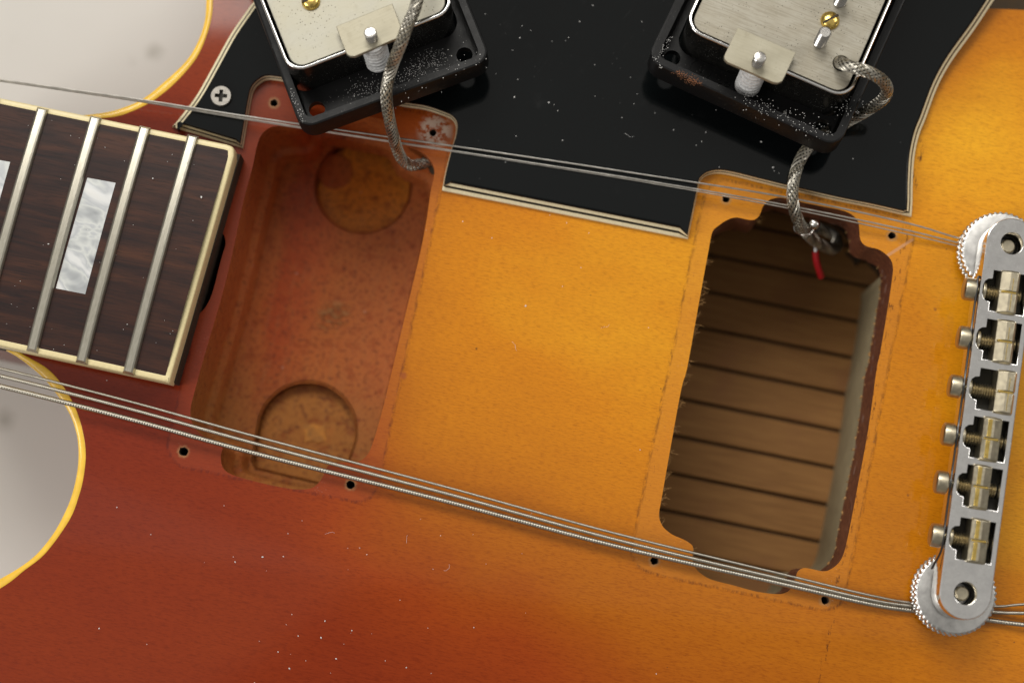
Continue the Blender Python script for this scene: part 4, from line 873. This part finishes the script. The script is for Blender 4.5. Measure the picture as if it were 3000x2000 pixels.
# ================================================================== DUST AND GRIT
def grain(mb, p, r, e=1.0):
    T = Matrix.Translation(p) @ Matrix.Rotation(rnd.uniform(0, 6.3), 4, 'Z') @ Matrix.Rotation(rnd.uniform(-.4, .4), 4, 'X')
    v = [T @ Vector(q) for q in ((r*e, 0, 0), (0, r, 0), (-r*e, 0, 0), (0, -r, 0), (0, 0, r*0.8), (0, 0, -r*0.5))]
    mb.add(v, [(0, 1, 4), (1, 2, 4), (2, 3, 4), (3, 0, 4), (1, 0, 5), (2, 1, 5), (3, 2, 5), (0, 3, 5)])
b = MB()
for (x, y, r, z) in [(1507, 285, .30, ZG), (1608, 301, .36, ZG), (1623, 307, .16, ZG), (1634, 325, .18, ZG), (1737, 17, .24, ZG), (1698, 64, .22, ZG), (1666, 111, .22, ZG), (1742, 190, .14, ZG), (1530, 77, .18, ZG), (1523, 112, .22, ZG), (1648, 412, .26, ZG), (1973, 381, .26, ZG), (2056, 415, .26, ZG), (2068, 388, .24, ZG), (2040, 426, .20, ZG), (2230, 416, .42, ZG), (2265, 491, .36, ZG), (2268, 501, .16, ZG), (2282, 508, .16, ZG), (2107, 490, .18, ZG), (1822, 345, .16, ZG), (1867, 276, .14, ZG), (1481, 475, .18, ZG), (1512, 399, .16, ZG),
        (448, 523, .34, ZN), (590, 578, .40, ZN), (360, 562, .16, ZN), (142, 715, .26, ZN), (373, 950, .2, ZN),
        (1540, 896, .42, 0), (1441, 697, .26, 0), (1356, 649, .22, 0), (1660, 653, .2, 0), (1725, 683, .2, 0), (1648, 839, .22, 0), (1702, 784, .18, 0), (1611, 630, .2, 0), (1900, 960, .18, 0), (1875, 1317, .22, 0), (341, 1485, .28, 0), (768, 1630, .34, 0), (829, 1629, .26, 0), (687, 1645, .26, 0), (1053, 1604, .2, 0), (843, 1562, .2, 0), (950, 1818, .24, 0), (938, 1867, .30, 0), (1029, 1846, .26, 0), (871, 1862, .26, 0), (844, 1958, .34, 0), (982, 1929, .28, 0), (1189, 1955, .28, 0), (811, 1909, .22, 0), (1388, 1837, .26, 0), (1127, 1935, .2, 0), (283, 1840, .26, 0), (1262, 1972, .18, 0), (313, 1114, .2, 0), (740, 2000, .2, 0), (1924, 1973, .2, 0), (1074, 1623, .2, 0), (1018, 1605, .14, 0)]:
    p = P(x, y, z); p.z += arch(p.x, p.y)+r*0.3 if z == 0 else r*0.3; grain(b, p, r*0.56, rnd.uniform(1.0, 1.6))
for _ in range(50):
    x, y = rnd.uniform(1350, 2650), rnd.uniform(0, 640)
    if y > 250+(x-1350)*0.2: continue
    p = P(x, y, ZG); p.z += 0.03; grain(b, p, rnd.uniform(0.05, 0.13))
for _ in range(34):
    x, y = rnd.gauss(900, 330), rnd.gauss(1700, 190)
    p = P(x, y, 0)
    if y < 1480 or x < 260 or y > 2000: continue
    p.z += arch(p.x, p.y)+0.03; grain(b, p, rnd.uniform(0.05, 0.12))
for _ in range(60):
    x, y = rnd.uniform(-40, 600), rnd.uniform(330, 1050); p = P(x, y, ZN)
    if (p.xy-TR).dot(fdir) > -3 or abs((p.xy-fc_a).dot(fnor)) > 25: continue
    p.z += camber(p.xy)+0.03; grain(b, p, rnd.uniform(0.04, 0.10))
for (x, y, z) in [(1190, 1590, 0), (980, 1560, 0), (1300, 1670, 0), (1560, 1500, 0), (1830, 390, ZG), (530, 850, ZN), (330, 620, ZN), (1500, 1000, 0), (1760, 960, 0)]:
    p = P(x, y, z); a = rnd.uniform(0, 6.3); pts = []
    for k in range(6):
        q = p.copy(); q.z = z+(arch(q.x, q.y) if z == 0 else 0)+0.05+(0 if z != ZN else -0.3); pts.append(q); a += rnd.uniform(-0.9, 0.9); p = p+Vector((math.cos(a), math.sin(a), 0))*rnd.uniform(0.25, 0.6)
    b.tube(pts, 0.017, 4)
tag(b.build('dust_specks', M_['white']), 'white specks of dust scattered over the guitar', None, kind='stuff')
b = MB()
def ring_dust(mb, Lf, M, pts, n, sig, z, rlo=0.05, rhi=0.13):
    for _ in range(n):
        cx, cy = pts[rnd.randrange(len(pts))]; q = Lf(cx+rnd.gauss(0, sig), cy+rnd.gauss(0, sig*0.6), z); p = M @ (Vector((q.x, q.y, z))*S)/S; grain(mb, p, rnd.uniform(rlo, rhi))
ring_dust(b, L, Mp, [(1215, 200), (1245, 180), (1200, 225), (1170, 250), (1255, 190), (1280, 165), (1050, 265), (1090, 255), (1110, 285)], 520, 26, zf+0.05, 0.035, 0.09)
ring_dust(b, L, Mp, [(852+k*3.1, 262+k*8.5) for k in range(12)], 45, 4.2, 0.03, 0.04, 0.11)
ring_dust(b, L, Mp, [(1340, 200), (1200, 262), (1380, 185)], 40, 40, 0.03)
ring_dust(b, L2, Mp2, [(2200, 300), (2240, 318), (2300, 340)], 90, 22, 0.03, 0.05, 0.12)
ring_dust(b, L2, Mp2, [(2299, 331)], 1, 0.1, zf2+0.2, 0.4, 0.45)
ring_dust(b, L2, Mp2, [(2360, 370), (2420, 385), (2480, 330), (2500, 300)], 90, 24, 0.03, 0.05, 0.12)
ring_dust(b, L2, Mp2, [(1965-k*3.6, 110+k*6) for k in range(11)]+[(1922+k*2.5, 170+k*5) for k in range(7)], 70, 4.2, 0.03, 0.04, 0.10)
tag(b.build('powder_dust', M_['white']), 'fine white powder lying in the black pickup rings', None, kind='stuff')
b = MB(); ring_dust(b, L2, Mp2, [(2005, 222), (2020, 231), (2032, 238), (2042, 243), (1990, 214)], 240, 8, 0.04, 0.04, 0.11)
tag(b.build('copper_dust', M_['copper_dust']), 'patch of copper brown dust on the right pickup ring', None, kind='stuff')
